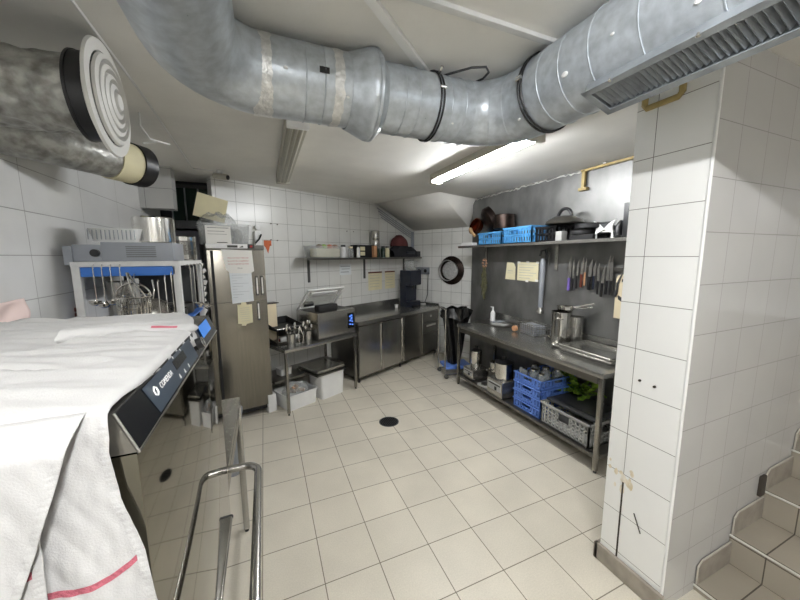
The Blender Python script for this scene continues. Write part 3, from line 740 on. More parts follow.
for i in range(6): s.box(-.15, .15-.05*(i % 3), -.001, 0, .085-.035*i, .090-.035*i)
s.out('writing', 'inkl', t)
s = MB()
for x, z in ((-.16, .12), (.0, .125), (.17, .12), (.17, -.11), (0, -.125)): s.box(x-.025, x+.025, -.002, 0, z-.014, z+.014)
s.out('tape', 'paper', t)
t = thing('immersion_blender', 'long grey immersion blender hanging upright on the steel wall', 'blender', (2.95, .69, 1.83))
MB().tube([(0, 0, .0), (0, 0, -.15), (0, .005, -.62)], .03, 14, radii=[.03, .034, .026]).out('shaft', 'greym', t)
MB().lathe([(0, 0), (.026, 0), (.03, -.01), (.045, -.05), (.045, -.075), (.04, -.075)], c=(0, .005, -.61), seg=20).out('blade_guard', 'steel', t)
MB().tube([(.02, -.03, -.02), (.0, -.055, .05), (0, -.03, .10), (0, .03, .09), (0, .05, .03)], .014, 8).out('grip', 'greyd', t)
MB().tube([(.02, .0, .1), (.02, -.05, .12), (.02, -.07, .06), (.02, -.075, -.08)], .008, 6).out('hanging_bracket', 'steeld', t)
# knives
t0 = tag(MB().box(2.975, 2.998, -.27, .36, 1.70, 1.745, .002).out('magnetic_rack', 'steeld'), 'magnetic knife rack strip on the steel-clad wall', 'knife rack')
KN = [(.32, 1.83, 1.47, 'purple', .022, 'purple handle, leftmost on the rack'), (.27, 1.82, 1.47, 'blackp', .016, 'black handle beside the purple knife'),
      (.22, 1.80, 1.50, 'blackp', .016, 'black handle, third from left'), (.165, 1.83, 1.52, 'brownh', .022, 'brown handle left of the tan one'), (.125, 1.81, 1.54, 'tan', .014, 'tan wooden handle'),
      (.07, 1.80, 1.50, 'blackp', .026, 'thick black handle right of the tan one'), (.02, 1.78, 1.51, 'navy', .018, 'dark blue handle in the middle'), (-.03, 1.76, 1.46, 'blackp', .016, 'black handle just right of the dark blue one'),
      (-.075, 1.74, 1.44, 'blackp', .02, 'black handle hanging lowest'), (-.125, 1.84, 1.47, 'blackp', .018, 'black handle with long blade up'),
      (-.165, 1.83, 1.47, 'blackp', .02, 'black handle with white end, second from right'), (-.235, 1.78, 1.46, 'greyd', .018, 'grey slanted handle, rightmost')]
for i, (y, ztop, zb, hm, wd, lab) in enumerate(KN):
    t = thing('kitchen_knife', 'knife with ' + lab + ' of the magnetic rack' if 'rack' not in lab else 'knife with ' + lab, 'knife', (2.972, y, zb), 0, 'knives on the magnetic rack')
    hl = .13; sl = -.06 if i == 11 else random.uniform(-.01, .01)
    MB().poly([(-.001, -wd*.8, hl), (-.001, wd*.8, hl), (-.001, wd*.8+sl, ztop-zb-.05), (-.001, -wd*.6+sl, ztop-zb+.03)], (.002, 0, 0)).out('blade', 'steel', t, smooth=0)
    MB().tube([(-.004, -sl*.3, 0), (-.004, -sl*.1, .03), (-.004, 0, hl*.6), (-.004, 0, hl+.01)], .01, 8, radii=[wd*.62, wd*.72, wd*.6, wd*.66]).out('handle', hm, t)
t = thing('cutting_board', 'cream plastic mandoline board with rounded top hanging beside the pillar', 'board', (2.975, -.30, 1.245), -pi/2)
MB().poly([(-.085, 0, 0), (.11, 0, 0), (.11, 0, .38), (.085, 0, .42), (.04, 0, .435), (-.04, 0, .435), (-.075, 0, .42), (-.085, 0, .39)], (0, .014, 0)).out('board', 'cream', t, smooth=0)
MB().poly([(-.055, -.002, .19), (.08, -.002, .11), (.08, -.002, .15), (-.055, -.002, .23)], (0, .003, 0)).out('blade_slot', 'greyd', t, smooth=0)
MB().box(-.03, .04, -.002, 0, .36, .39, .0).out('hanging_slot', 'blackm', t)

# ================================================================== FAR COUNTER (angled wall)
t = thing('refrigerated_counter', 'low stainless refrigerated counter with three doors under the shelf', 'counter', A(0, 0), TH)
s = MB().box(-.045, 1.985, .02, .66, .07, .86, .003); s.out('cabinet_body', 'steeld', t)
MB().box(-.065, 2.0, -.02, .672, .87, .93, .004).out('worktop', 'steelw', t)
MB().box(-.065, 2.0, .652, .676, .93, 1.06, .003).out('upstand', 'steelw', t)
MB().box(1.985, 2.0, .0, .66, .93, .97).out('side_upstand', 'steelw', t)
for k, x in enumerate((-.04, .465, .975)):
    d = MB().box(x, x+.485, -.005, .02, .10, .85, .004).out('door', 'steel' if k < 2 else 'steeld', t)
    MB().box(x+.452, x+.487, -.024, -.002, .10, .85, .003).out('door_handle', 'polish', d)
for z0, z1 in ((.10, .46), (.48, .66), (.68, .85)):
    d = MB().box(1.478, 1.975, -.005, .02, z0, z1, .004).out('drawer' if z0 > .4 else 'vent_panel', 'steeld', t)
    if .4 < z0 < .6: MB().box(1.56, 1.86, -.03, -.004, z1-.07, z1-.035, .004).out('drawer_handle', 'polish', d)
    if z0 > .6: MB().cyl((1.72, -.012, .77), (1.72, -.004, .77), .02, seg=16).out('dial', 'polish', d)
for x in (-.03, .9, 1.93):
    for y in (.03, .6): MB().cyl((x+.02, y+.02, 0), (x+.02, y+.02, .08), .02, seg=12).out('foot', 'blackp', t)

# coffee machine
t = thing('coffee_machine', 'tall navy blue machine with clear plastic hopper at the end of the far counter', 'coffee machine', A(1.62, .30, .93), TH)
MB().box(-.16, .16, -.02, .22, 0, .10, .01).box(-.16, .16, .08, .22, .08, .45, .01).box(-.16, .16, -.04, .22, .40, .68, .02).out('housing', 'navy', t)
MB().box(-.10, .10, -.06, .0, .0, .02, .005).out('drip_tray', 'blackp', t)
MB().cyl((-.04, 0, .33), (-.04, 0, .41), .014, seg=10).cyl((.04, 0, .33), (.04, 0, .41), .014, seg=10).out('spout', 'blackp', t)
MB().lathe([(.11, .68), (.13, .80), (.13, .84), (.05, .86), (0, .86)], c=(0, .09, 0), seg=26).out('hopper', 'glassy', t)
MB().cyl((0, .09, .68), (0, .09, .72), .09, seg=24).out('hopper_base', 'greyc', t)
t = thing('white_cup', 'small white cup standing left of the navy machine', 'cup', A(1.28, .45, .93))
MB().lathe([(0, 0), (.025, 0), (.036, .06), (.033, .06), (.022, .005), (0, .005)], seg=20).out('cup_body', 'white', t)
t = thing('cable_plug', 'grey plug adaptor lying on the far counter corner', 'plug', A(1.86, .28, .932))
MB().box(-.05, .05, -.03, .03, 0, .035, .008).out('plug_body', 'greyc', t)
MB().tube([(0, 0, .03), (.06, .02, .06), (.12, .04, .2), (.14, .06, .62)], .006, 6).out('cable', 'blackp', t)
t = thing('wall_socket', 'double grey socket box on the white tiles right of the navy machine', 'socket', A(2.078, .44, 1.58), TH)
for y in (-.155, .0): 
    b = MB().box(-.05, 0, y, y+.14, -.07, .07, .01).out('socket_box', 'greym', t)
    MB().cyl((-.054, y+.07, 0), (-.048, y+.07, 0), .035, seg=20).out('socket_face', 'blackp', b)
MB().tube([(-.05, .17, -.02), (-.10, .22, -.05), (-.12, .3, .02), (-.08, .33, .2)], .012, 8).out('cable', 'blackp', t)
# round pan on end wall
t = thing('round_strainer', 'large round perforated pan hanging on the white end wall', 'pan', A(2.075, -.22, 1.60), TH)
s = MB().lathe([(.262, .0), (.262, .02), (.235, .035), (.17, .06), (.165, .055), (.23, .02), (.25, .0)], seg=48); s.xf(R(-pi/2, 'Y')); s.out('outer_ring', 'brownm', t)
s = MB().lathe([(.19, .05), (.195, .07), (.185, .075), (.17, .03), (0, .02), (0, .015), (.18, .02)], seg=48); s.xf(T(0, .055, .0) @ R(-pi/2, 'Y')); s.out('pan_bowl', 'foil', t)
# shelf on the angled wall
t = thing('wall_shelf', 'dark steel shelf on the white tiled wall above the far counter', 'shelf', A(-.6, .38, 1.85), TH)
MB().box(0, 2.55, 0, .295, -.004, 0).box(0, 2.55, 0, .006, -.03, 0).out('shelf_board', 'steeld', t, smooth=0)
for x in (.21, 1.31, 2.35):
    MB().box(x-.018, x+.018, .285, .299, -.36, -.004).box(x-.012, x+.012, .03, .295, -.02, -.004).out('bracket', 'seal', t, smooth=0)
Z1 = 1.851
t = tub('clear_box', 'clear plastic box of sachets on the left end of dark shelf', A(-.24, .52, Z1), TH, .50, .24, .17, 'glassy', 'box')
tag(MB().box(-.2, .2, -.09, .09, .01, .13, .01, Mx=T(*A(-.2, .52, Z1)) @ R(TH, 'Z')).out('cream_liner', 'papery'), 'cream carton inside the clear box on the dark shelf', 'carton')
random.seed(21)
for i, (m, x) in enumerate((('food', -.30), ('orange', -.12), ('garlic', -.02), ('green', -.22))):
    tag(MB().ball(A(x, .52, Z1+.16), .05, 2, (1, .8, .7)).out('sachet', m), ['brown sachet heaped in the clear box', 'orange packet heaped in the clear box', 'pale pink packet at the right of the clear box', 'green packet heaped in the clear box'][i], 'packet')
def jar(label, s_, t_, r, h, m, lidm='blackp', name='jar'):
    t = thing(name, label, 'jar', A(s_, t_, Z1), TH, 'jars on the dark shelf')
    MB().lathe([(0, 0), (r, 0), (r, h*.7), (r*.72, h*.82), (r*.72, h*.86), (0, h*.86)], seg=22).out('jar_body', m, t)
    MB().lathe([(r*.76, h*.85), (r*.76, h), (0, h)], seg=22).out('lid', lidm, t)
jar('white tub with dark lid right of the clear box', .12, .5, .05, .19, 'white', 'blackp')
jar('clear jar with cream lid next to the white tub', .27, .5, .045, .17, 'glassy', 'cream')
jar('slim white bottle in front of the black box', .40, .47, .028, .19, 'white', 'greyd')
t = thing('spice_rack', 'black box with pale labels in the middle of the dark shelf', 'box', A(.40, .56, Z1), TH)
MB().box(0, .38, -.07, .1, 0, .20, .004).out('rack_body', 'blackm', t)
MB().box(.06, .16, -.075, -.07, .03, .09).box(.06, .16, -.075, -.07, .11, .17).out('label', 'papery', t)
tag(MB().box(0, .06, -.1, .1, 0, .19, .004, Mx=T(*A(.72, .53, Z1)) @ R(TH, 'Z')).out('tan_carton', 'tan'), 'narrow tan carton beside the black labelled box on the shelf', 'carton')
t = thing('steel_canister', 'tall column of stacked steel canisters rising from the dark shelf', 'canister', A(.86, .55, Z1), TH)
for k in range(3): MB().lathe([(0, 0), (.07, 0), (.074, .01), (.074, .14), (.07, .148), (0, .148)], c=(0, 0, .15*k), seg=26).out('canister', 'bottleg' if k == 0 else 'steel', t)
for k, (s_, m, lab) in enumerate(((1.0, 'bottleg', 'dark bottle just right of the steel canisters'), (1.10, 'papery', 'small pale jar between dark bottle and black bag'))):
    jar(lab, s_, .5, .042, .19, m)
t = thing('black_bag', 'crumpled dark cloth bag on the right end of dark shelf', 'bag', A(1.5, .52, Z1), TH)
s = MB().grid(lambda u, v: Vector(((u-.5)*.66, (.13*cos(pi*v)), (.24*sin(pi*v)**.8)*(1-.5*abs(u-.55)**1.5*2.2)*(1+.2*noise.noise(Vector((u*6, v*5, 2)))))), 26, 16); s.out('bag_body', 'clothd', t)
MB().box(.0, .24, -.14, -.12, .06, .10, .01).out('bag_label', 'navy', t)
tag(MB().grid(lambda u, v: A(1.46, .53, Z1+.20) + Vector((.17*cos(2*pi*u)*sin(pi*v/2), .13*sin(2*pi*u)*sin(pi*v/2), .20*cos(pi*v/2)*(1+.15*noise.noise(Vector((u*4, v*4, 7))))-.0)), 24, 10).out('cap', 'maroon'), 'maroon cap on top of the dark cloth bag', 'cap')
tag(MB().box(-.12, .12, -.1, .1, 0, .11, .01, Mx=T(*A(1.84, .52, Z1)) @ R(TH, 'Z')).out('black_box', 'blackp'), 'low black box at the right end of the dark shelf', 'box')
# papers on the tiles
for (s0, s1_, lab) in ((.80, 1.14, 'left of two cream notes under the dark shelf'), (1.22, 1.49, 'right of two cream notes under the dark shelf')):
    t = thing('wall_note', lab, 'paper', A((s0+s1_)/2, .677, 1.43), TH, 'notes under the dark shelf')
    w_ = s1_-s0
    MB().box(-w_/2, w_/2, -.002, 0, -.16, .16).out('sheet', 'papery', t)
    MB().box(-w_/2, w_/2, -.004, -.002, .14, .165).out('edge_strip', 'brownh', t)
    s = MB()
    for k in range(5): s.box(-w_*.4, w_*.3, -.003, -.002, .10-.05*k, .105-.05*k)
    s.out('writing', 'inkl', t)
t = thing('wall_notice', 'faint pale grey notice plate under the dark shelf', 'sign', A(.30, .678, 1.66), TH)
MB().box(-.12, .12, -.001, 0, -.09, .09).out('sheet', 'paperw', t)
s = MB().box(-.10, .10, -.002, -.001, .04, .055).box(-.08, .09, -.002, -.001, .0, .012).box(-.10, .07, -.002, -.001, -.05, -.035); s.out('writing', 'inkl', t)
t = thing('wall_sticker', 'small orange arrow sticker on the tiles right of the fridge', 'sticker', A(-.99, .677, 1.99), TH)
MB().poly([(-.05, 0, .09), (.05, 0, .09), (.05, 0, .02), (.03, 0, .02), (.0, 0, -.08), (-.03, 0, .0), (-.05, 0, .02)], (0, -.002, 0)).out('sheet', 'orange', t, smooth=0)
# slatted vent strip along the soffit
t = thing('slatted_vent', 'grey slatted metal strip sloping down beside the soffit', 'vent', (0, 0, 0))
p0, p1 = A(1.0, .665, 2.755), A(2.04, .665, 2.345)
for k in range(5):
    off = Vector((0, 0, -.038*k)) - NN*.002
    MB().tube([p0+off+(p1-p0)*.03*k, p1+off], .0075 if k else .013, 6).out('slat', 'whitep' if k == 0 else 'greym', t)
t = thing('corner_pipes', 'three thin grey pipes running down the corner above the navy machine', 'pipes', A(2.03, .655, 0))
for k in range(3): MB().cyl((-.03*k*DD.x, -.03*k*DD.y, 1.98), (-.03*k*DD.x, -.03*k*DD.y, 2.345), .009, seg=8).out('pipe', 'greym', t)

# black bag trolley beside the counter
t = thing('waste_trolley', 'folding waste trolley with black bin bag and blue base', 'trolley', (2.46, 1.92, 0), radians(-12)); t.scale = (1.12, 1.08, 1.07)
fr = MB()
for y in (-.16, .16):
    fr.tube([(-.17, y, .06), (-.17, y, .5), (-.17, y, 1.0)], .011, 8); fr.tube([(-.17, y, .06), (.22, y, .06)], .011, 8)
fr.tube([(-.17, -.16, 1.0), (-.17, .16, 1.0)], .011, 8); fr.tube([(.22, -.16, .06), (.22, .16, .06)], .011, 8)
fr.out('frame', 'steel', t)
MB().box(-.15, .22, -.15, .15, .13, .17, .01).out('base', 'blue', t)
for x in (-.15, .2):
    for y in (-.16, .16):
        MB().cyl((x, y-.012, .032), (x, y+.012, .032), .032, seg=18).out('caster', 'seal', t)
s = MB()
def bagf(u, v):
    a = 2*pi*u; z = .18+.80*v
    r = .085 + .03*sin(a*5+v*3)*(.3+v) + .075*(v**3)
    if v < .25: r *= .8+v*.8
    return Vector((.02+r*1.25*cos(a), r*1.1*sin(a), z + (.03*sin(a*3) if v > .9 else 0)))
s.grid(bagf, 60, 24); s.out('bin_bag', 'bag', t)
s = MB().grid(lambda u, v: Vector((.02+(.165+.03*v+.02*sin(u*2*pi*7))*cos(2*pi*u), (.15+.03*v)*sin(2*pi*u), .99-.13*v+.02*sin(u*2*pi*5))), 60, 4); s.out('bag_cuff', 'bag', t)

# ================================================================== LEFT LOW TABLE
t = thing('worktable', 'low stainless side table between the fridge and the counter', 'table', A(-1.26, -.11), TH)
leg_table(t, 0, 1.09, 0, .74, .805, leg=.03, shelf_z=.34, shelf_y=(.30, .73))
LZ = .806
t = thing('vacuum_sealer', 'steel vacuum sealer with open clear lid on the low side table', 'vacuum sealer', A(-.76, -.055, LZ), TH)
MB().box(0, .61, 0, .50, .012, .35, .006).out('housing', 'steel', t)
MB().box(.03, .58, .05, .47, .345, .356, .004).out('chamber_rim', 'seal', t)
pn = MB().box(.475, .585, -.006, .002, .08, .29, .003).out('control_panel', 'blackpan', t)
s = MB()
for x, z in ((.50, .24), (.53, .25), (.535, .215), (.50, .18), (.54, .165), (.50, .13), (.545, .12), (.52, .20)): s.box(x, x+.02, -.008, -.006, z, z+.012)
s.out('display', 'led', pn)
s = MB().box(.03, .34, .02, .13, .352, .445, .04, 5); s.out('seal_bar', 'blackm', t)
ld = MB()
LM = T(0, .48, .36) @ R(radians(180-46), 'X')
fw = .03
for x0, x1, y0, y1 in ((0, .60, 0, fw), (0, .60, .36, .36+fw), (0, fw, 0, .39), (.57, .60, 0, .39)): ld.box(x0, x1, y0, y1, 0, .022, .006, Mx=LM)
ldo = ld.out('lid_frame', 'white', t)
MB().box(fw, .57, fw, .36, .006, .012, Mx=LM).out('lid_window', 'acryl', ldo)
MB().box(.08, .5, .28, .335, -.012, .03, .005, Mx=LM).out('seal_strip', 'white', ldo)
MB().box(.08, .22, .05, .10, -.03, .02, .01, Mx=LM).out('hinge', 'greyd', ldo)
for i, (x, lab) in enumerate(((-1.10, 'steel pot of forks and knives near the fridge'), (-.87, 'steel pot of spoons beside the vacuum sealer'))):
    t = thing('utensil_pot', lab, 'utensil pot', A(x, .02, LZ), 0, 'utensil pots on the low side table')
    MB().lathe([(0, 0), (.048, 0), (.055, .14), (.058, .145), (.052, .143), (.045, .006), (0, .005)], seg=26).out('pot_body', 'steel', t)
    random.seed(30+i)
    for k in range(7):
        a = random.uniform(0, 6.28); dx, dy = .035*cos(a), .035*sin(a); L = random.uniform(.2, .28)
        lean = Vector((dx*.9, dy*.9, L)); base = A(x, .02, LZ+.01)
        s = MB().tube([base+Vector((dx*.5, dy*.5, 0)), base+Vector((dx*1.3, dy*1.3, L*.8))], .0035, 6)
        s.ball(base+Vector((dx*1.45, dy*1.45, L*.88)), .016, 2, (1, .5, 1.7))
        tag(s.out('spoon' if i else 'fork', 'blackp' if k == 2 else 'polish'), ('spoon' if i else 'fork') + (' standing in the steel pot beside the vacuum sealer' if i else ' standing in the steel pot near the fridge'), 'cutlery', 'spoons in the pot by the sealer' if i else 'forks in the pot by the fridge')
if True:
    o = None
t = thing('tongs', 'steel tongs leaning between the two utensil pots', 'tongs', A(-.99, -.02, LZ), TH)
MB().tube([(-.02, 0, .003), (-.035, 0, .10), (.0, .02, .22)], .005, 6).tube([(.02, 0, .003), (.035, 0, .10), (.0, .02, .22)], .005, 6).out('tong_arms', 'polish', t)
# trays organiser
for k, (z, lab) in enumerate(((0.0, 'lower dark steel gastro tray beside the fridge'), (.17, 'upper dark steel gastro tray beside the fridge'))):
    t = thing('gastro_tray', lab, 'tray', A(-1.04, .34, LZ+z), TH, 'gastro trays beside the fridge')
    s = MB(); s.box(-.17, .19, -.20, .22, 0, .005); s.poly([(-.17, -.2, 0), (-.17, .22, 0), (-.17, .22, .10), (-.17, -.2, .02)], (.006, 0, 0)); s.poly([(.184, -.2, 0), (.184, .22, 0), (.184, .22, .10), (.184, -.2, .04)], (.006, 0, 0)); s.box(-.17, .19, .213, .22, 0, .10); s.box(-.17, .19, -.2, -.194, 0, .02)
    for x_, y_ in ((-.165, -.19), (.178, -.19), (-.165, .205), (.178, .205)): s.box(x_, x_+.008, y_, y_+.008, -.165 if k else 0, .002)
    s.out('tray_body', 'blackm' if k else 'steeld', t, smooth=0)
    MB().tube([(-.17, -.2, .022), (.19, -.2, .03), (.19, .22, .10)], .004, 6).out('rim', 'steel', t)
t = thing('film_roll', 'white roll of film lying in the lower gastro tray', 'roll', A(-1.15, .20, LZ+.042), TH)
MB().cyl((0, 0, .0), (.26, 0, 0), .035, seg=20).out('roll_body', 'whitep', t)
MB().cyl((-.004, 0, 0), (0, 0, 0), .02, seg=16).out('core', 'brownh', t)
t = thing('cream_carton', 'cream carton with dark rim standing behind the trays by the fridge', 'carton', A(-1.18, .48, LZ), TH)
MB().box(-.02, .13, -.06, .06, 0, .47, .01).out('carton_body', 'cream', t)
MB().box(-.025, .16, -.065, .065, .47, .482, .003).out('dark_rim', 'brownm', t)
# bins below
tub('storage_box', 'low white plastic box on the floor under the low side table', A(-.99, .16, 0), TH, .42, .36, .19, 'white', 'box')
tub('storage_box', 'taller white plastic box on the floor under the vacuum sealer', A(-.55, .10, 0), TH, .38, .30, .335, 'white', 'box')
t = thing('gastronorm_lid', 'steel gastronorm lid with bright rim across the taller white box', 'lid', A(-.56, .12, .342), TH)
MB().box(-.26, .22, -.2, .28, 0, .008).box(-.22, .18, -.16, .24, .006, .03, .008).out('lid_plate', 'steeld', t)
MB().tube([(-.26, -.2, .008), (.22, -.2, .008), (.22, .28, .008), (-.26, .28, .008)], .007, 6, closed=True).out('rim', 'polish', t)
t = thing('steel_tray', 'second steel tray sloping on top of the gastronorm lid', 'tray', A(-.57, .13, .378), TH)
s = MB().box(-.23, .2, -.19, .26, 0, .012, .003); s.box(-.23, .2, -.19, -.18, 0, .03); s.out('tray_plate', 'steelw', t)
tub('small_tub', 'small white tub above the low white box', A(-1.02, .38, .342), TH, .16, .14, .09, 'white', 'tub')
t = thing('plastic_bag', 'crumpled clear plastic bag of packets in the low white box', 'bag', A(-1.0, .16, .12), TH)
s = MB().grid(lambda u, v: Vector((.18*cos(2*pi*u)*sin(pi*v*.5), .14*sin(2*pi*u)*sin(pi*v*.5), .15*cos(pi*v*.5)+.05*noise.noise(Vector((cos(2*pi*u)*3, sin(2*pi*u)*3, v*4)))*(1 if v > 0 else 0))), 40, 14); s.out('bag_film', 'glassy', t)
s = MB()
for k in range(5): s.box(-.05, .05, -.03, .03, -.02, .02, .008, Mx=T(random.uniform(-.08, .08), random.uniform(-.06, .06), .02+.02*k) @ R(random.uniform(-1, 1), 'Z') @ R(random.uniform(-.5, .5), 'X'))
s.out('packets', 'food', t)
tag(MB().box(-.05, .05, -.05, .05, 0, .22, .01, Mx=T(*A(-1.31, .2, 0)) @ R(TH, 'Z')).out('white_canister', 'white'), 'narrow white canister on the floor between fridge and box', 'canister')

# ================================================================== FRIDGE
FA = math.atan2(1.695-1.588, .523)
t = thing('upright_fridge', 'tall single-door stainless steel fridge with papers taped to its door', 'fridge', (-.756, 1.588, 0), FA)
FW = .572; FD = .44; t.location.x -= .015; t.scale = (1, 1, 1.022)
MB().box(0, FW, .03, FD, .10, 1.955, .004).out('cabinet', 'steeld', t)
dr = MB().box(.0, FW, 0, .032, .11, 1.90, .006).out('door', 'steelf', t)
MB().box(.035, .062, -.003, .004, .12, 1.89).out('grip_recess', 'blackm', dr)
MB().box(.0, FW, -.002, .03, 1.905, 1.955, .004).out('top_panel', 'steeld', t)
MB().box(.01, FW-.01, .02, .4, .06, .10).out('plinth', 'blackm', t)
for x in (.04, FW-.04):
    for y in (.05, .38): MB().cyl((x, y, 0), (x, y, .07), .02, seg=12).out('foot', 'blackp', t)
MB().box(.0, FW, -.0015, .0, 1.34, 1.346).out('door_joint', 'steeld', dr)
for x0 in (.46, .515):
    MB().box(x0, x0+.028, -.008, 0, 1.40, 1.62, .003).out('door_handle', 'seal', dr)
    MB().box(x0+.007, x0+.021, -.010, -.007, 1.42, 1.60, .001).out('handle_inlay', 'paper', dr)
MB().box(.46, .488, -.008, 0, 1.12, 1.33, .003).out('door_handle', 'seal', dr)
MB().box(.467, .481, -.010, -.007, 1.14, 1.31, .001).out('handle_inlay', 'paper', dr)
lb = MB().box(.0, .40, -.006, .0, 1.958-.04, 1.963, .001).out('display_strip', 'white', t)
MB().box(.20, .30, -.008, -.006, 1.926, 1.95).out('label', 'ink', lb)
MB().poly([(.315, -.007, 1.925), (.36, -.007, 1.93), (.35, -.007, 1.948)], (0, -.001, 0)).out('arrow', 'ink', lb, smooth=0)
MB().box(.40, .47, -.007, .0, 1.92, 1.963, .001).out('display', 'blackp', t)
MB().box(.425, .45, -.008, -.007, 1.93, 1.95).out('digit', 'red', t)
_n0 = set(bpy.data.objects)
s = MB().poly([(.09, -.003, 1.895), (.345, -.003, 1.885), (.355, -.003, 1.66), (.32, -.003, 1.635), (.15, -.003, 1.645), (.12, -.003, 1.68)], (0, .002, 0))
pp = s.out('notice', 'paper', dr, smooth=0); pp['label'] = 'white notice with red printed lines'
PM = T(.225, -.0035, 1.80) @ R(pi/2, 'X')
for i, ln in enumerate(('Merci de bien refermer', 'la porte du congélateur', 'et de le garder propre')):
    text('writing', ln, .019, 'red', pp, T(.225, -.0035, 1.80-.032*i) @ R(pi/2, 'X'), align='CENTER')
text('writing', 'Merci', .018, 'ink', pp, T(.235, -.0035, 1.69) @ R(pi/2, 'X'), align='CENTER')
s = MB().poly([(.14, -.002, 1.655), (.33, -.002, 1.65), (.335, -.002, 1.33), (.15, -.002, 1.315)], (0, .001, 0)); pq = s.out('notice', 'paperw', dr, smooth=0)
s = MB()
for k in range(9): s.box(.16, .30-.05*(k % 3), -.0028, -.002, 1.62-.03*k, 1.623-.03*k)
s.out('writing', 'inkl', pq)
s = MB().poly([(.19, -.002, 1.30), (.22, -.002, 1.30), (.225, -.002, 1.325), (.265, -.002, 1.32), (.27, -.002, 1.295), (.315, -.002, 1.295), (.315, -.002, 1.09), (.26, -.002, 1.08), (.25, -.002, 1.06), (.215, -.002, 1.065), (.215, -.002, 1.085), (.185, -.002, 1.09)], (0, .001, 0)); pr_ = s.out('notice', 'papery', dr, smooth=0)
s = MB()
for k in range(7): s.box(.21, .29, -.0028, -.002, 1.26-.024*k, 1.262-.024*k)
s.out('writing', 'inkl', pr_)
for o in set(bpy.data.objects)-_n0:
    if o.parent == dr: o.location = (.034, 0, .012); o.scale = (1.18, 1, 1)
# on the fridge
FM = T(-.771, 1.588, 0) @ R(FA, 'Z')
t = tub('clear_box', 'translucent plastic box of papers on top of the fridge', FM @ Vector((.20, .2, 2.005)), FA, .50, .32, .22, 'glassy', 'box')
t = thing('envelope', 'white printed sheet leaning on the clear box on the fridge', 'paper', FM @ Vector((.13, .03, 2.008)), FA)
MB().box(-.12, .12, 0, .003, 0, .19, Mx=R(-.05, 'X')).out('sheet', 'paper', t)
s = MB().box(-.10, .10, -.002, -.001, .165, .17).box(-.10, .06, -.002, -.001, .13, .134).box(-.02, .08, -.002, -.001, .01, .018).box(-.1, .08, -.002, -.001, .1, .103); s.xf(R(-.05, 'X')); s.out('writing', 'ink', t)
t = thing('yellowed_card', 'yellowed sheet of card propped up in the box on the fridge', 'paper', FM @ Vector((.07, .16, 2.30)), FA)
MB().box(-.15, .15, 0, .006, -.03, .25, Mx=R(radians(14), 'Y') @ R(-.35, 'X')).out('sheet', 'papery', t)
random.seed(8)
for i in range(5):
    tag(MB().grid(lambda u, v: (FM @ Vector((.04+.075*i, .22, 2.016))) + Vector((.06*cos(2*pi*u)*sin(pi*v), .08*sin(2*pi*u)*sin(pi*v), .085*(1-cos(pi*v))+.01*noise.noise(Vector((u*7, v*7, i))))), 16, 10).out('packet', ['greyd', 'navy', 'paper', 'greyd', 'greyc'][i]),
        ['dark grey packet at the left in the clear box', 'navy packet in the clear box on the fridge', 'white packet in the middle of the fridge box', 'dark packet right of the white one on fridge', 'light grey packet at the right in the fridge box'][i], 'packet', 'packets in the box on the fridge')
t = thing('plastic_bag', 'crumpled translucent bag over the box on the fridge', 'bag', FM @ Vector((.14, .17, 2.20)), FA)
MB().grid(lambda u, v: Vector((.2*cos(2*pi*u)*sin(pi*v*.5), .13*sin(2*pi*u)*sin(pi*v*.5), .13*cos(pi*v*.5)+.05*noise.noise(Vector((cos(2*pi*u)*3, sin(2*pi*u)*3, v*4+3))))), 40, 12).out('bag_film', 'glassy', t)
t = thing('wall_fitting', 'small white wall fitting with lever right of the fridge top', 'wall fitting', A(-1.13, .66, 2.09), TH)
MB().box(-.04, .04, -.03, .015, -.10, .10, .008).cyl((0, -.03, .15), (0, .015, .15), .03, seg=16).out('fitting_body', 'white', t)
MB().tube([(-.05, -.05, -.05), (.0, -.05, 0), (.03, -.05, .06)], .01, 8).out('lever', 'blackp', t)
t = thing('ceiling_camera', 'pale camera-like fitting hanging from the ceiling above the fridge', 'camera', (-.60, 1.72, CZ))
MB().cyl((0, 0, 0), (0, 0, -.03), .03, seg=16).out('mount', 'whitep', t)
MB().cyl((-.06, .03, -.05), (.07, -.02, -.07), .03, seg=18).out('housing', 'lampbody', t)
MB().cyl((.07, -.02, -.07), (.08, -.025, -.072), .024, seg=18).out('lens', 'blackp', t)
# dark opening behind the fridge
t = thing('barred_opening', 'dark green barred window in the recess behind the fridge', 'window', (-1.2, 2.43, 2.28))
MB().box(0, .6, 0, .02, 0, .42).out('pane', 'bottleg', t)
for x in (.0, .14, .28, .42, .58): MB().cyl((x, -.012, 0), (x, -.012, .42), .009, seg=8).out('bar', 'greym', t)
MB().box(-.02, .62, -.03, .02, -.04, 0, .004).box(-.02, .62, -.03, .02, .42, .46, .004).out('frame', 'seal', t)
t = thing('stacked_case', 'dark grey plastic case on a high ledge left of the fridge', 'case', (-1.16, 2.07, 1.62))
MB().box(0, .26, 0, .3, 0, .55, .02).out('case_body', mat('slate_plastic', (60, 60, 70), .5), t)
MB().box(0, .26, -.003, .2, .57, .66, .01).out('case_lid', 'greyd', t)
MB().box(-.02, .28, .02, .35, -1.62, 0, .004).out('pedestal', 'blackm', t)

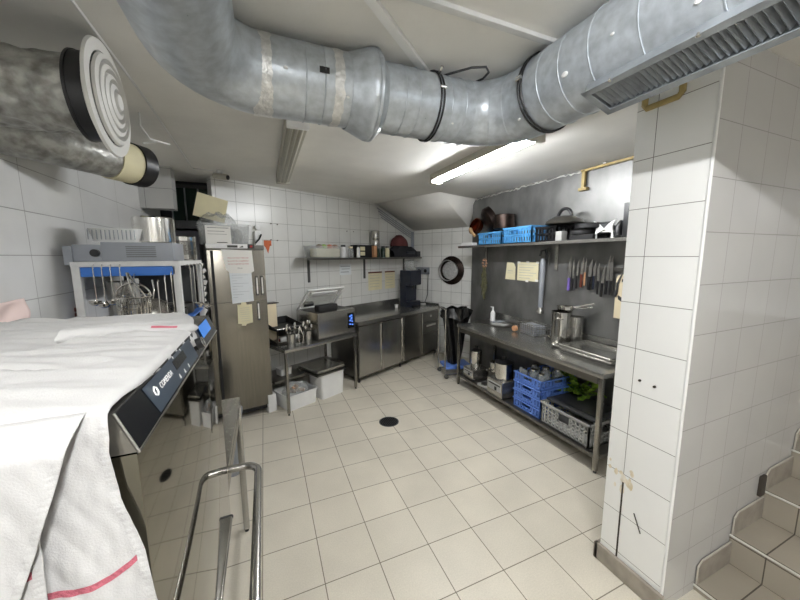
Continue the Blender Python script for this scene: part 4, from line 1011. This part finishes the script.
# ================================================================== LEFT RACK
t = thing('storage_rack', 'white painted two-tier rack with blue shelf beside the left wall', 'rack', (-1.25, .12, 0))
RW, RD, RZ = .53, .80, 1.835
for x in (0, RW-.038):
    for y in (0, RD-.038): MB().box(x, x+.038, y, y+.038, 0, RZ, .003).out('post', 'whitep', t)
MB().box(.0, RW, -.004, .03, RZ-.022, RZ+.008, .003).box(.0, RW, RD-.03, RD, RZ-.022, RZ+.008, .003).box(0, .03, 0, RD, RZ-.022, RZ+.008, .003).box(RW-.03, RW+.004, 0, RD, RZ-.022, RZ+.008, .003).out('top_frame', 'whitep', t)
MB().box(.01, RW-.01, .01, RD-.01, RZ-.012, RZ+.004).out('top_shelf', 'greym', t)
MB().box(.04, RW-.02, .0, .06, RZ-.08, RZ-.024, .006).out('blue_tray', 'bluer', t)
MB().box(.01, RW-.01, .01, RD-.01, 1.42, 1.435, .003).box(.01, RW-.01, .01, .03, 1.40, 1.435).out('middle_shelf', 'bluer', t)
MB().box(.01, RW-.01, .01, RD-.01, .88, .90, .003).out('lower_shelf', 'greym', t)
RT = RZ+.009
t = thing('countertop_appliance', 'long grey vented appliance with black knob on the white rack', 'appliance', (-1.24, .14, RT))
MB().box(.13, .49, 0, .30, .0, .115, .006).out('housing', 'greym', t)
MB().box(-.0, .13, .0, .30, .0, .10, .006).out('side_box', 'greym', t)
MB().cyl((.105, -.02, .05), (.105, .0, .05), .022, seg=20).out('knob', 'blackp', t)
s = MB()
for k in range(6): s.box(.25, .40, -.002, .0, .025+.012*k, .029+.012*k)
s.out('vent_slots', 'seal', t)
MB().box(-.04, .0, -.01, .03, -.02, .09, .004).out('bracket', 'greym', t)
t = thing('white_basket', 'shallow white plastic basket on top of the grey appliance', 'basket', (-1.22, .16, RT+.117))
s = MB()
def bas(u, v):
    a = 2*pi*u; k = 1-.18*v; x = .17*k*max(-1, min(1, 1.25*cos(a))); y = .17*k*max(-1, min(1, 1.25*sin(a)))
    return Vector((.18+x, .19+y, .07*(1-v)))
s.grid(bas, 32, 3); t.scale = (.85, .8, 1.15); t.location.x += .02; s.out('basket_body', 'white', t, smooth=60)
MB().box(.04, .32, .05, .33, 0, .003).out('base', 'white', t)
s = MB()
for k in range(12): s.box(.03+.024*k, .034+.024*k, .012, .022, .012, .062, Mx=None)
s.out('slots', 'inkl', t)
pot('mixing_bowl', 'upturned round steel pan on the grey appliance', (-.88, .31, RT+.117), .115, .165, None, flip=True, cat='pan')
for k in range(4):
    lab = ['lowest', 'second', 'third', 'topmost'][k]
    pot('steel_pan', f'{lab} of four nested steel pans at the rack corner by the fridge', (-.80, .62, RT+.034*k), .10, .075, 'two', cat='pan', group='nested steel pans', rz=1.2)
# lower shelf contents and hanging utensils
MS = .901
def hang(name, label, x, y, ztop, zbot, kind, m='polish', group=None, rz=0, r=.03):
    t = thing(name, label, name.replace('_', ' '), (x, y, ztop), rz, group)
    L = ztop-zbot
    MB().tube([(0, .012, .018), (0, .0, .026), (0, -.012, .015), (0, -.014, 0), (0, -.014, -L*.3), (0, -.012, -L)], .0038, 6).out('handle', m, t)
    if kind == 'ladle':
        MB().lathe([(r, 0), (r*.95, -r*.4), (r*.6, -r*.85), (0, -r), (0, -r+.002), (r*.58, -r*.8), (r*.93, -r*.4), (r, 0)], c=(0, -.012-r*.7, -L), seg=20).out('bowl', m, t)
    if kind == 'spatula':
        MB().box(-.022, .022, -.016, -.012, -L-.02, .0, .002).out('blade', 'greyc', t)
    if kind == 'spider':
        MB().lathe([(r, 0), (r*.8, -r*.35), (0, -r*.5)], c=(0, -.02-r, -L), seg=20).out('mesh', m, t)
    return t
HZ = 1.80
for k, (x, zb) in enumerate(((-1.145, 1.615), (-1.105, 1.60), (-1.065, 1.615), (-1.02, 1.60))):
    hang('ladle', ['leftmost small ladle hanging from the white rack', 'second small ladle from the left on the white rack', 'third small ladle from the left on the rack', 'fourth small ladle, right of the other three'][k], x+(.0), .118, HZ, zb, 'ladle', group='ladles on the white rack', r=.03)
hang('spatula', 'grey flat turner hanging in front of the tall steel pot', -.995+.04, .115, 1.74, 1.46, 'spatula')
hang('ladle', 'ladle hanging right of the round frying basket', -.80, .115, 1.73, 1.50, 'ladle', r=.03)
hang('whisk', 'thin steel utensil hanging at the right post of the rack', -.765, .115, 1.75, 1.52, 'ladle', r=.02)
hang('skimmer', 'wide wire skimmer at the right of the frying basket', -.835, .10, 1.70, 1.47, 'spider', r=.04)
t = thing('frying_basket', 'round wire frying basket with loop handles hanging from the rack', 'basket', (-.955, .06, 1.47)); t.scale = (1.35, 1.35, 1.25)
s = MB()
for k in range(24):
    a = 2*pi*k/24
    s.tube([(.062*cos(a), .062*sin(a), .13), (.057*cos(a+.2), .057*sin(a+.2), .03), (.03*cos(a+.3), .03*sin(a+.3), 0)], .0016, 4)
    s.tube([(.062*cos(a), .062*sin(a), .13), (.057*cos(a-.2), .057*sin(a-.2), .03), (.03*cos(a-.3), .03*sin(a-.3), 0)], .0016, 4)
for z, r in ((.10, .061), (.075, .06), (.05, .059), (.025, .055), (.002, .03)): s.tube(arc((0, 0, z), r, 0, 2*pi, 24)[:-1], .0016, 4, closed=True)
s.out('mesh', 'polish', t)
MB().tube(arc((0, 0, .13), .064, 0, 2*pi, 28)[:-1], .004, 6, closed=True).out('rim', 'polish', t)
MB().tube(arc((0, 0, .13), .064, 0, pi, 16, 'xz'), .004, 6).out('loop_handle', 'polish', t)
MB().tube([(.02, -.05, .13), (.0, -.03, .20), (-.015, .0, .245)], .004, 6).tube([(.05, -.02, .13), (.015, -.02, .20), (-.01, .0, .245)], .004, 6).out('long_handle', 'polish', t)
pot('stock_pot', 'tall steel pot behind the hanging ladles on the rack', (-1.07, .28, 1.436-.0), .085, .28, None, m='steel')
pot('stock_pot', 'second steel pot at the right behind the turner', (-.985, .30, 1.436), .045, .20, None, m='polish')
tag(MB().box(-1.21, -.77, .735, .87, 1.437, 1.78, .01).out('dark_filler', 'greyd'), 'added dark grey filler block darkening the back of the white rack', 'crate')  # added block; its dark colour stands in for the dim rack interior
t = thing('sieve', 'round steel sieve bowl hanging below the wire frying basket', 'sieve', (-.86, .06, 1.53))
s = MB().lathe([(.085, 0), (.088, .004), (.08, -.03), (.05, -.06), (0, -.07), (0, -.067), (.048, -.057), (.077, -.028)], seg=30); s.xf(R(radians(75), 'X')); s.out('sieve_bowl', 'steel', t)
MB().tube([(.0, 0, .085), (.01, .0, .14), (.0, .02, .2)], .004, 6).out('handle', 'polish', t)
random.seed(14)
for k, (x, y, r, lab) in enumerate(((-.93, .34, .10, 'round steel dish at the left of the rack shelf'), (-.82, .30, .085, 'dark steel bowl near the right post of the rack'), (-.85, .62, .10, 'steel bowl deep in the rack by the fridge'))):
    pot('steel_bowl', lab, (x, y, 1.436), r, .08, None, m='steeld' if k else 'steel', cat='bowl')
for k in range(5):
    t = hang('whisk', ['nearest', 'second', 'third', 'fourth', 'farthest'][k] + ' utensil hanging on the side of the rack facing the fridge', -.71, .30+.12*k, 1.79, 1.55-.02*k, 'ladle' if k % 2 else 'spider', group='utensils on the rack side', m='polish' if k % 2 else 'steel', rz=pi/2, r=.028)
t = thing('hanging_clips', 'tangle of white clips hanging on the far rack post', 'clips', (-.715, .90, 1.80))
s = MB()
for k in range(9): s.box(-.012, .016, -.012, .012, -.02, .02, .004, Mx=T(random.uniform(-.012, .02), 0, -.05*k) @ R(random.uniform(-1, 1), 'Y'))
s.out('clips', 'paper', t)
# stuff below rack: pale crate and grey bin
tub('storage_bin', 'grey bin with white rim on the floor beyond the dishwasher', (-.70, .80, 0), 0, .40, .5, .42, 'greym', 'bin')
# outlet table beyond the dishwasher
t = thing('drain_table', 'narrow stainless outlet table attached beyond the dishwasher', 'table', (-.42, -1.12, 0), 0)
MB().box(-.84, 0, 0, 1.10, .90, .94, .003).out('tabletop', 'steelh', t)
MB().box(-.03, 0, 0, 1.10, .84, .91, .002).out('apron', 'steelh', t)
for x in (-.80, -.012):
    MB().box(x-.018, x+.018, 1.02, 1.056, .02, .90, .003).out('leg', 'steel', t)
    MB().cyl((x, 1.038, 0), (x, 1.038, .03), .014, seg=12).out('foot', 'blackp', t)

# ================================================================== HOOD DISHWASHER
HX = -.38; HY0 = -1.87; HY1 = -1.15; HB = .95; HT = 1.627; ZT = 1.680
t = thing('hood_dishwasher', 'polished steel hood dishwasher with black control panel under white towels', 'dishwasher', (0, 0, 0))
MB().box(-1.05, HX, HY0, HY1, HB, HT-.002, .004).out('hood', 'mirror', t)
MB().box(-1.0, HX-.06, HY0+.04, HY1-.04, .10, HB-.01, .006).out('cabinet', 'steeld', t)
for x in (-.95, HX-.12):
    for y in (HY0+.09, HY1-.09): MB().cyl((x, y, 0), (x, y, .1), .02, seg=12).out('foot', 'blackp', t)
# sloped top housing
s = MB().poly([(HX, HY0, HT), (-1.05, HY0, HT), (-1.05, HY0, ZT), (HX-.02, HY0, ZT)], (0, HY1-HY0, 0)); s.out('top_housing', 'steelh', t, smooth=0)
PNv = Vector((.057, 0, .02)).normalized()
def PP(u, v, h=.0):  # on the control panel: u along Y from near end, v from bottom to top
    return Vector((HX, HY0, HT)) + Vector((0, (HY1-HY0)*u, 0)) + Vector((-.02, 0, .053))*v + PNv*h
s = MB().poly([PP(.004, .03), PP(.996, .03), PP(.996, .98), PP(.004, .98)], PNv*.003); cp = s.out('control_panel', 'blackpan', t, smooth=0)
MB().tube([PP(0, 0, .002), PP(1, 0, .002)], .0022, 8).tube([PP(0, 0, .002), PP(0, 1, .002)], .0018, 8).out('edge_trim', 'polish', t)
s = MB().poly([PP(.135, .10, .0035), PP(.56, .10, .0035), PP(.56, .92, .0035), PP(.12, .92, .0035)], PNv*.0006); ov = s.out('panel_overlay', 'label', cp, smooth=0)
s = MB().poly([PP(.33, .48, .0045), PP(.45, .48, .0045), PP(.45, .80, .0045), PP(.33, .80, .0045)], PNv*.0004); s.out('display', 'blackpan', ov, smooth=0)
def panel_M(u, v, h=.0046):
    o = PP(u, v, h); x = Vector((0, 1, 0)); z = PNv; y = z.cross(x)
    m = Matrix((x, y, z)).transposed().to_4x4(); m.translation = o; return m
text('brand_name', 'COMENDA', .0145, 'white', ov, panel_M(.195, .50), ext=.0002)
s = MB()
hexp = [Vector((.0072*cos(k*pi/3+pi/6), .0072*sin(k*pi/3+pi/6), 0)) for k in range(6)]
s.tube(hexp, .0014, 5, closed=True); s.xf(panel_M(.165, .60)); s.out('logo', 'white', ov)
s = MB()
for u, v in ((.33, .25), (.38, .22), (.43, .22)):
    m_ = panel_M(u, v); q = MB(); 
    s.poly([m_ @ Vector((-.0045, -.004, 0)), m_ @ Vector((.0045, -.004, 0)), m_ @ Vector((.002, .005, 0)), m_ @ Vector((-.003, .004, 0))], PNv*.0002)
for u in (.35, .43): m_ = panel_M(u, .88); s.poly([m_ @ Vector((-.003, -.002, 0)), m_ @ Vector((.003, -.002, 0)), m_ @ Vector((.003, .002, 0)), m_ @ Vector((-.003, .002, 0))], PNv*.0002)
s.out('symbols', 'paper', ov, smooth=0)
m_ = panel_M(.62, .45, .003)
s = MB().cyl((0, 0, 0), (0, 0, .014), .014, seg=24); s.xf(m_); kb = s.out('knob', 'blackp', cp)
s = MB().tube(arc((0, 0, .014), .0125, 0, 2*pi, 24)[:-1], .0012, 6, closed=True); s.xf(m_); s.out('knob_ring', 'polish', kb)
# hood handle bar and bottom hem
s = MB(); hx = HX+.098; hz = 1.115
pth = [(HX-.0, HY1+.03, hz), (HX+.03, HY1+.028, hz)] + [(hx-.05+.05*sin(a), HY1-.022+.05*cos(a), hz) for a in [radians(k*10) for k in range(0, 10)]] + [(hx, HY0+.0, hz)]
pth += [(hx-.05+.05*cos(a), HY0+.0-.05*sin(a), hz) for a in [radians(k*15) for k in range(1, 7)]] + [(HX-.0, HY0-.05, hz)]
MB().tube(pth, .0125, 14).out('handle_bar', 'steel', t)
MB().tube([(HX-.002, HY0, HB), (HX-.002, HY1, HB)], .0075, 10).out('hem_rail', 'polish', t)
MB().cyl((HX-.002, HY1, HB), (HX-.002, HY1+.006, HB), .009, seg=12).out('end_cap', 'blackp', t)
tag(MB().poly([PP(.72, .40, .0055), PP(.90, .40, .0055), PP(.90, .98, .0055), PP(.72, .98, .0055)], PNv*.001).out('blue_tag', 'bluet', smooth=0), 'bright blue tape at the far end of the black control panel', 'tape')

# ------------------------------------------------------------------ towels
def nz(x, y, z=0): return noise.noise(Vector((x, y, z)))
TZ0 = ZT + .004
def edge_x(y):
    """how far the cloth reaches over the control panel, along Y"""
    u = (y-HY0)/(HY1-HY0)
    pts = [(0, -.402), (.15, -.3985), (.3, -.3945), (.45, -.3915), (.55, -.388), (.64, -.385), (.70, -.400), (.8, -.412), (.88, -.425), (.94, -.44), (1, -.46), (1.2, -.5)]
    for (a, b), (c, d) in zip(pts, pts[1:]):
        if u <= c: return b + (d-b)*max(0, (u-a))/(c-a)
    return -.5
def surf(x):
    # top is flat; past the top edge it follows the slope of the panel
    if x < HX-.022: return TZ0
    k = (x-(HX-.022))/.022
    return TZ0 - .053*k*.98
def towel_top(u, v):
    y = HY0-.010 + .765*v
    xe = edge_x(y) ; x = -1.30 + (xe+1.30)*u**.85
    q = (y+1.9)*5+(x+.4)*1.6; w_ = (x+.4)*3-(y+1.9)*2.2
    fold = .024*(1-abs(nz(q*2.6, w_*.9, 1))*3.2)**2*.5 + .015*abs(nz(q*5, w_*1.2, 5)) + .0025*abs(nz(x*30, y*30, 8))
    fold *= min(1, .2+(xe-x)*8)*(1-.55*v)
    z = surf(x) + .004 + fold
    if v < .03: z -= .010*(1-v/.03)**2 + fold*(1-v/.03)
    return Vector((x, y, z))
t = thing('kitchen_towel', 'rumpled white kitchen towel covering the top of the dishwasher', 'towel', (0, 0, 0))
MB().grid(towel_top, 110, 110).out('cloth', 'cloth', t, smooth=180, solid=.002)
# far corner roll with pink stripe
t = thing('kitchen_towel', 'rolled towel corner with faint pink stripe near the blue tape', 'towel', (0, 0, 0))
def roll(u, v):
    c = Vector((-.62+.235*u, -1.38-.07*(1-u)+.02*sin(u*5), TZ0+.018-.014*u)); a = 2*pi*v; r = .017*(1-.25*u)*(1+.3*nz(u*9, cos(a), sin(a))) * (1 if u < .93 else math.sqrt(max(.02, (1-u)/.07)))
    return c + Vector((.2*r*cos(a), r*1.5*cos(a), r*.85*sin(a)))
MB().grid(roll, 60, 20).out('cloth', 'cloth', t, smooth=180)
MB().grid(lambda u, v: roll(.62+.22*u, .34+.07*v) + Vector((0, 0, .0012)), 30, 6).out('stripe', 'stripe', t, smooth=180)
# hanging towels on the near face
def plerp(pts, t):
    for (a, b), (c, d) in zip(pts, pts[1:]):
        if t >= c: return b + (d-b)*(a-t)/(a-c)
    return pts[-1][1]
def sheet(label, y0, edge, xl, zt, zb, ph, stripe=None, amp=.008, name='kitchen_towel'):
    t = thing(name, label, 'towel', (0, 0, 0), 0, 'towels hanging over the near side')
    def P(x, z, off=0.0):
        d = min(1, (zt-z)*12); y0_ = y0 + (HY0-.008-y0)*(1-min(1, (zt-z)*30))**2
        y = y0_ - .006*(zt-z)/.4 - amp*nz(x*16, z*2.0, ph)*d - .0012*nz(x*90, z*50, ph) - .003*abs(nz(x*30+z*12, z*9, ph+3))*d
        return Vector((x, y-off, z))
    def f(u, v, off=0.0):
        z = zt + (zb-zt)*v; xr = plerp(edge, z); return P(xl + (xr-xl)*u, z, off)
    MB().grid(f, 110, 110).out('cloth', 'cloth', t, smooth=180, solid=.0014)
    def hemf(u, v):
        z = zt + (zb-zt)*(.03+.97*v); xr = plerp(edge, z); return P(xr-.009+.0092*u, z, .0012+.00035*abs(sin(v*160+2*nz(v*20, 0, 0))))
    MB().grid(hemf, 4, 400).out('hem', 'cloth', t, smooth=180)
    if stripe:
        def sf(u, v):
            k = u*(len(stripe)-1); i = min(int(k), len(stripe)-2); a, b = stripe[i], stripe[i+1]
            x = a[0]+(b[0]-a[0])*(k-i); z = a[1]+(b[1]-a[1])*(k-i)
            return P(x, z-.0085*v, .0011)
        MB().grid(sf, 60, 3).out('stripe', 'stripe', t, smooth=180)
sheet('lower white towel with long red stripe hanging over the near side', HY0-.014, [(1.70, -.4005), (1.657, -.3995), (1.639, -.4015), (1.58, -.3960), (1.506, -.3785), (1.43, -.3715), (1.25, -.355)], -.60, TZ0+.004, 1.25, 2.0,
      [(-.379, 1.5110), (-.395, 1.4965), (-.415, 1.486), (-.432, 1.4825), (-.4477, 1.482), (-.4725, 1.486)])
sheet('upper white towel layer hanging at the far left of the near side', HY0-.042, [(1.70, -.4167), (1.657, -.4278), (1.615, -.4403), (1.563, -.4579), (1.512, -.4769), (1.25, -.57)], -.95, TZ0+.006, 1.25, 6.0, None, .010)
sheet('narrow towel flap with short red stripe between the hanging towels', HY0-.030, [(1.62, -.455), (1.5617, -.4620), (1.5428, -.4612), (1.4946, -.463), (1.25, -.47)], -.60, 1.62, 1.25, 9.0,
      [(-.4622, 1.5375), (-.468, 1.533), (-.476, 1.530), (-.49, 1.527)], .004)
# cloth at left edge
t = thing('pink_cloth', 'pale pink cloth hanging on the tiles at the left edge', 'cloth', (-1.325, -.21, 1.53))
MB().grid(lambda u, v: Vector((.012+.012*sin(v*9+u*5), -.22+.27*u*(1-.2*v), .24*(1-v)-.1)), 16, 16).out('cloth_body', 'pinkc', t, solid=.004)
s = MB()
for k in range(7): s.ball((.003, .51+.03*random.uniform(-1, 1), -.0+.05*random.uniform(-1, 1)), .012, 1, (.25, 1, 1.5))
s.out('wall_mark', 'brownh', t)

# ================================================================== LIGHT
def area(name, loc, rot, sx, sy, power, col=(1, .98, .94)):
    l = bpy.data.lights.new(name, 'AREA'); l.shape = 'RECTANGLE'; l.size = sx; l.size_y = sy; l.energy = power; l.color = col
    o = bpy.data.objects.new(name, l); COL.objects.link(o); o.location = loc; o.rotation_euler = rot; return o
w = bpy.data.worlds.new('World'); sc.world = w; w.use_nodes = True
w.node_tree.nodes['Background'].inputs[0].default_value = (.5, .5, .5, 1); w.node_tree.nodes['Background'].inputs[1].default_value = .2

# ================================================================== CAMERA
cam = bpy.data.cameras.new('Camera'); co = bpy.data.objects.new('Camera', cam); COL.objects.link(co)
cam.sensor_fit = 'HORIZONTAL'; cam.sensor_width = 36; cam.lens = 324.2/800*36; cam.clip_start = .02
yw, pt, rl = .3951, -.134, -.0055
F = Vector((sin(yw)*cos(pt), cos(yw)*cos(pt), sin(pt))); r0 = Vector((cos(yw), -sin(yw), 0)); u0 = r0.cross(F)
Rv = r0*cos(rl) + u0*sin(rl); Uv = -r0*sin(rl) + u0*cos(rl)
mx = Matrix((Rv, Uv, -F)).transposed().to_4x4(); mx.translation = Vector((-.2226, -2.339, 1.865))
co.matrix_world = mx
sc.camera = co
sc.view_settings.view_transform = 'Standard'; sc.view_settings.look = 'None'; sc.view_settings.gamma = 1
sc.view_settings.use_curve_mapping = False
sc.view_settings.exposure = 0.88
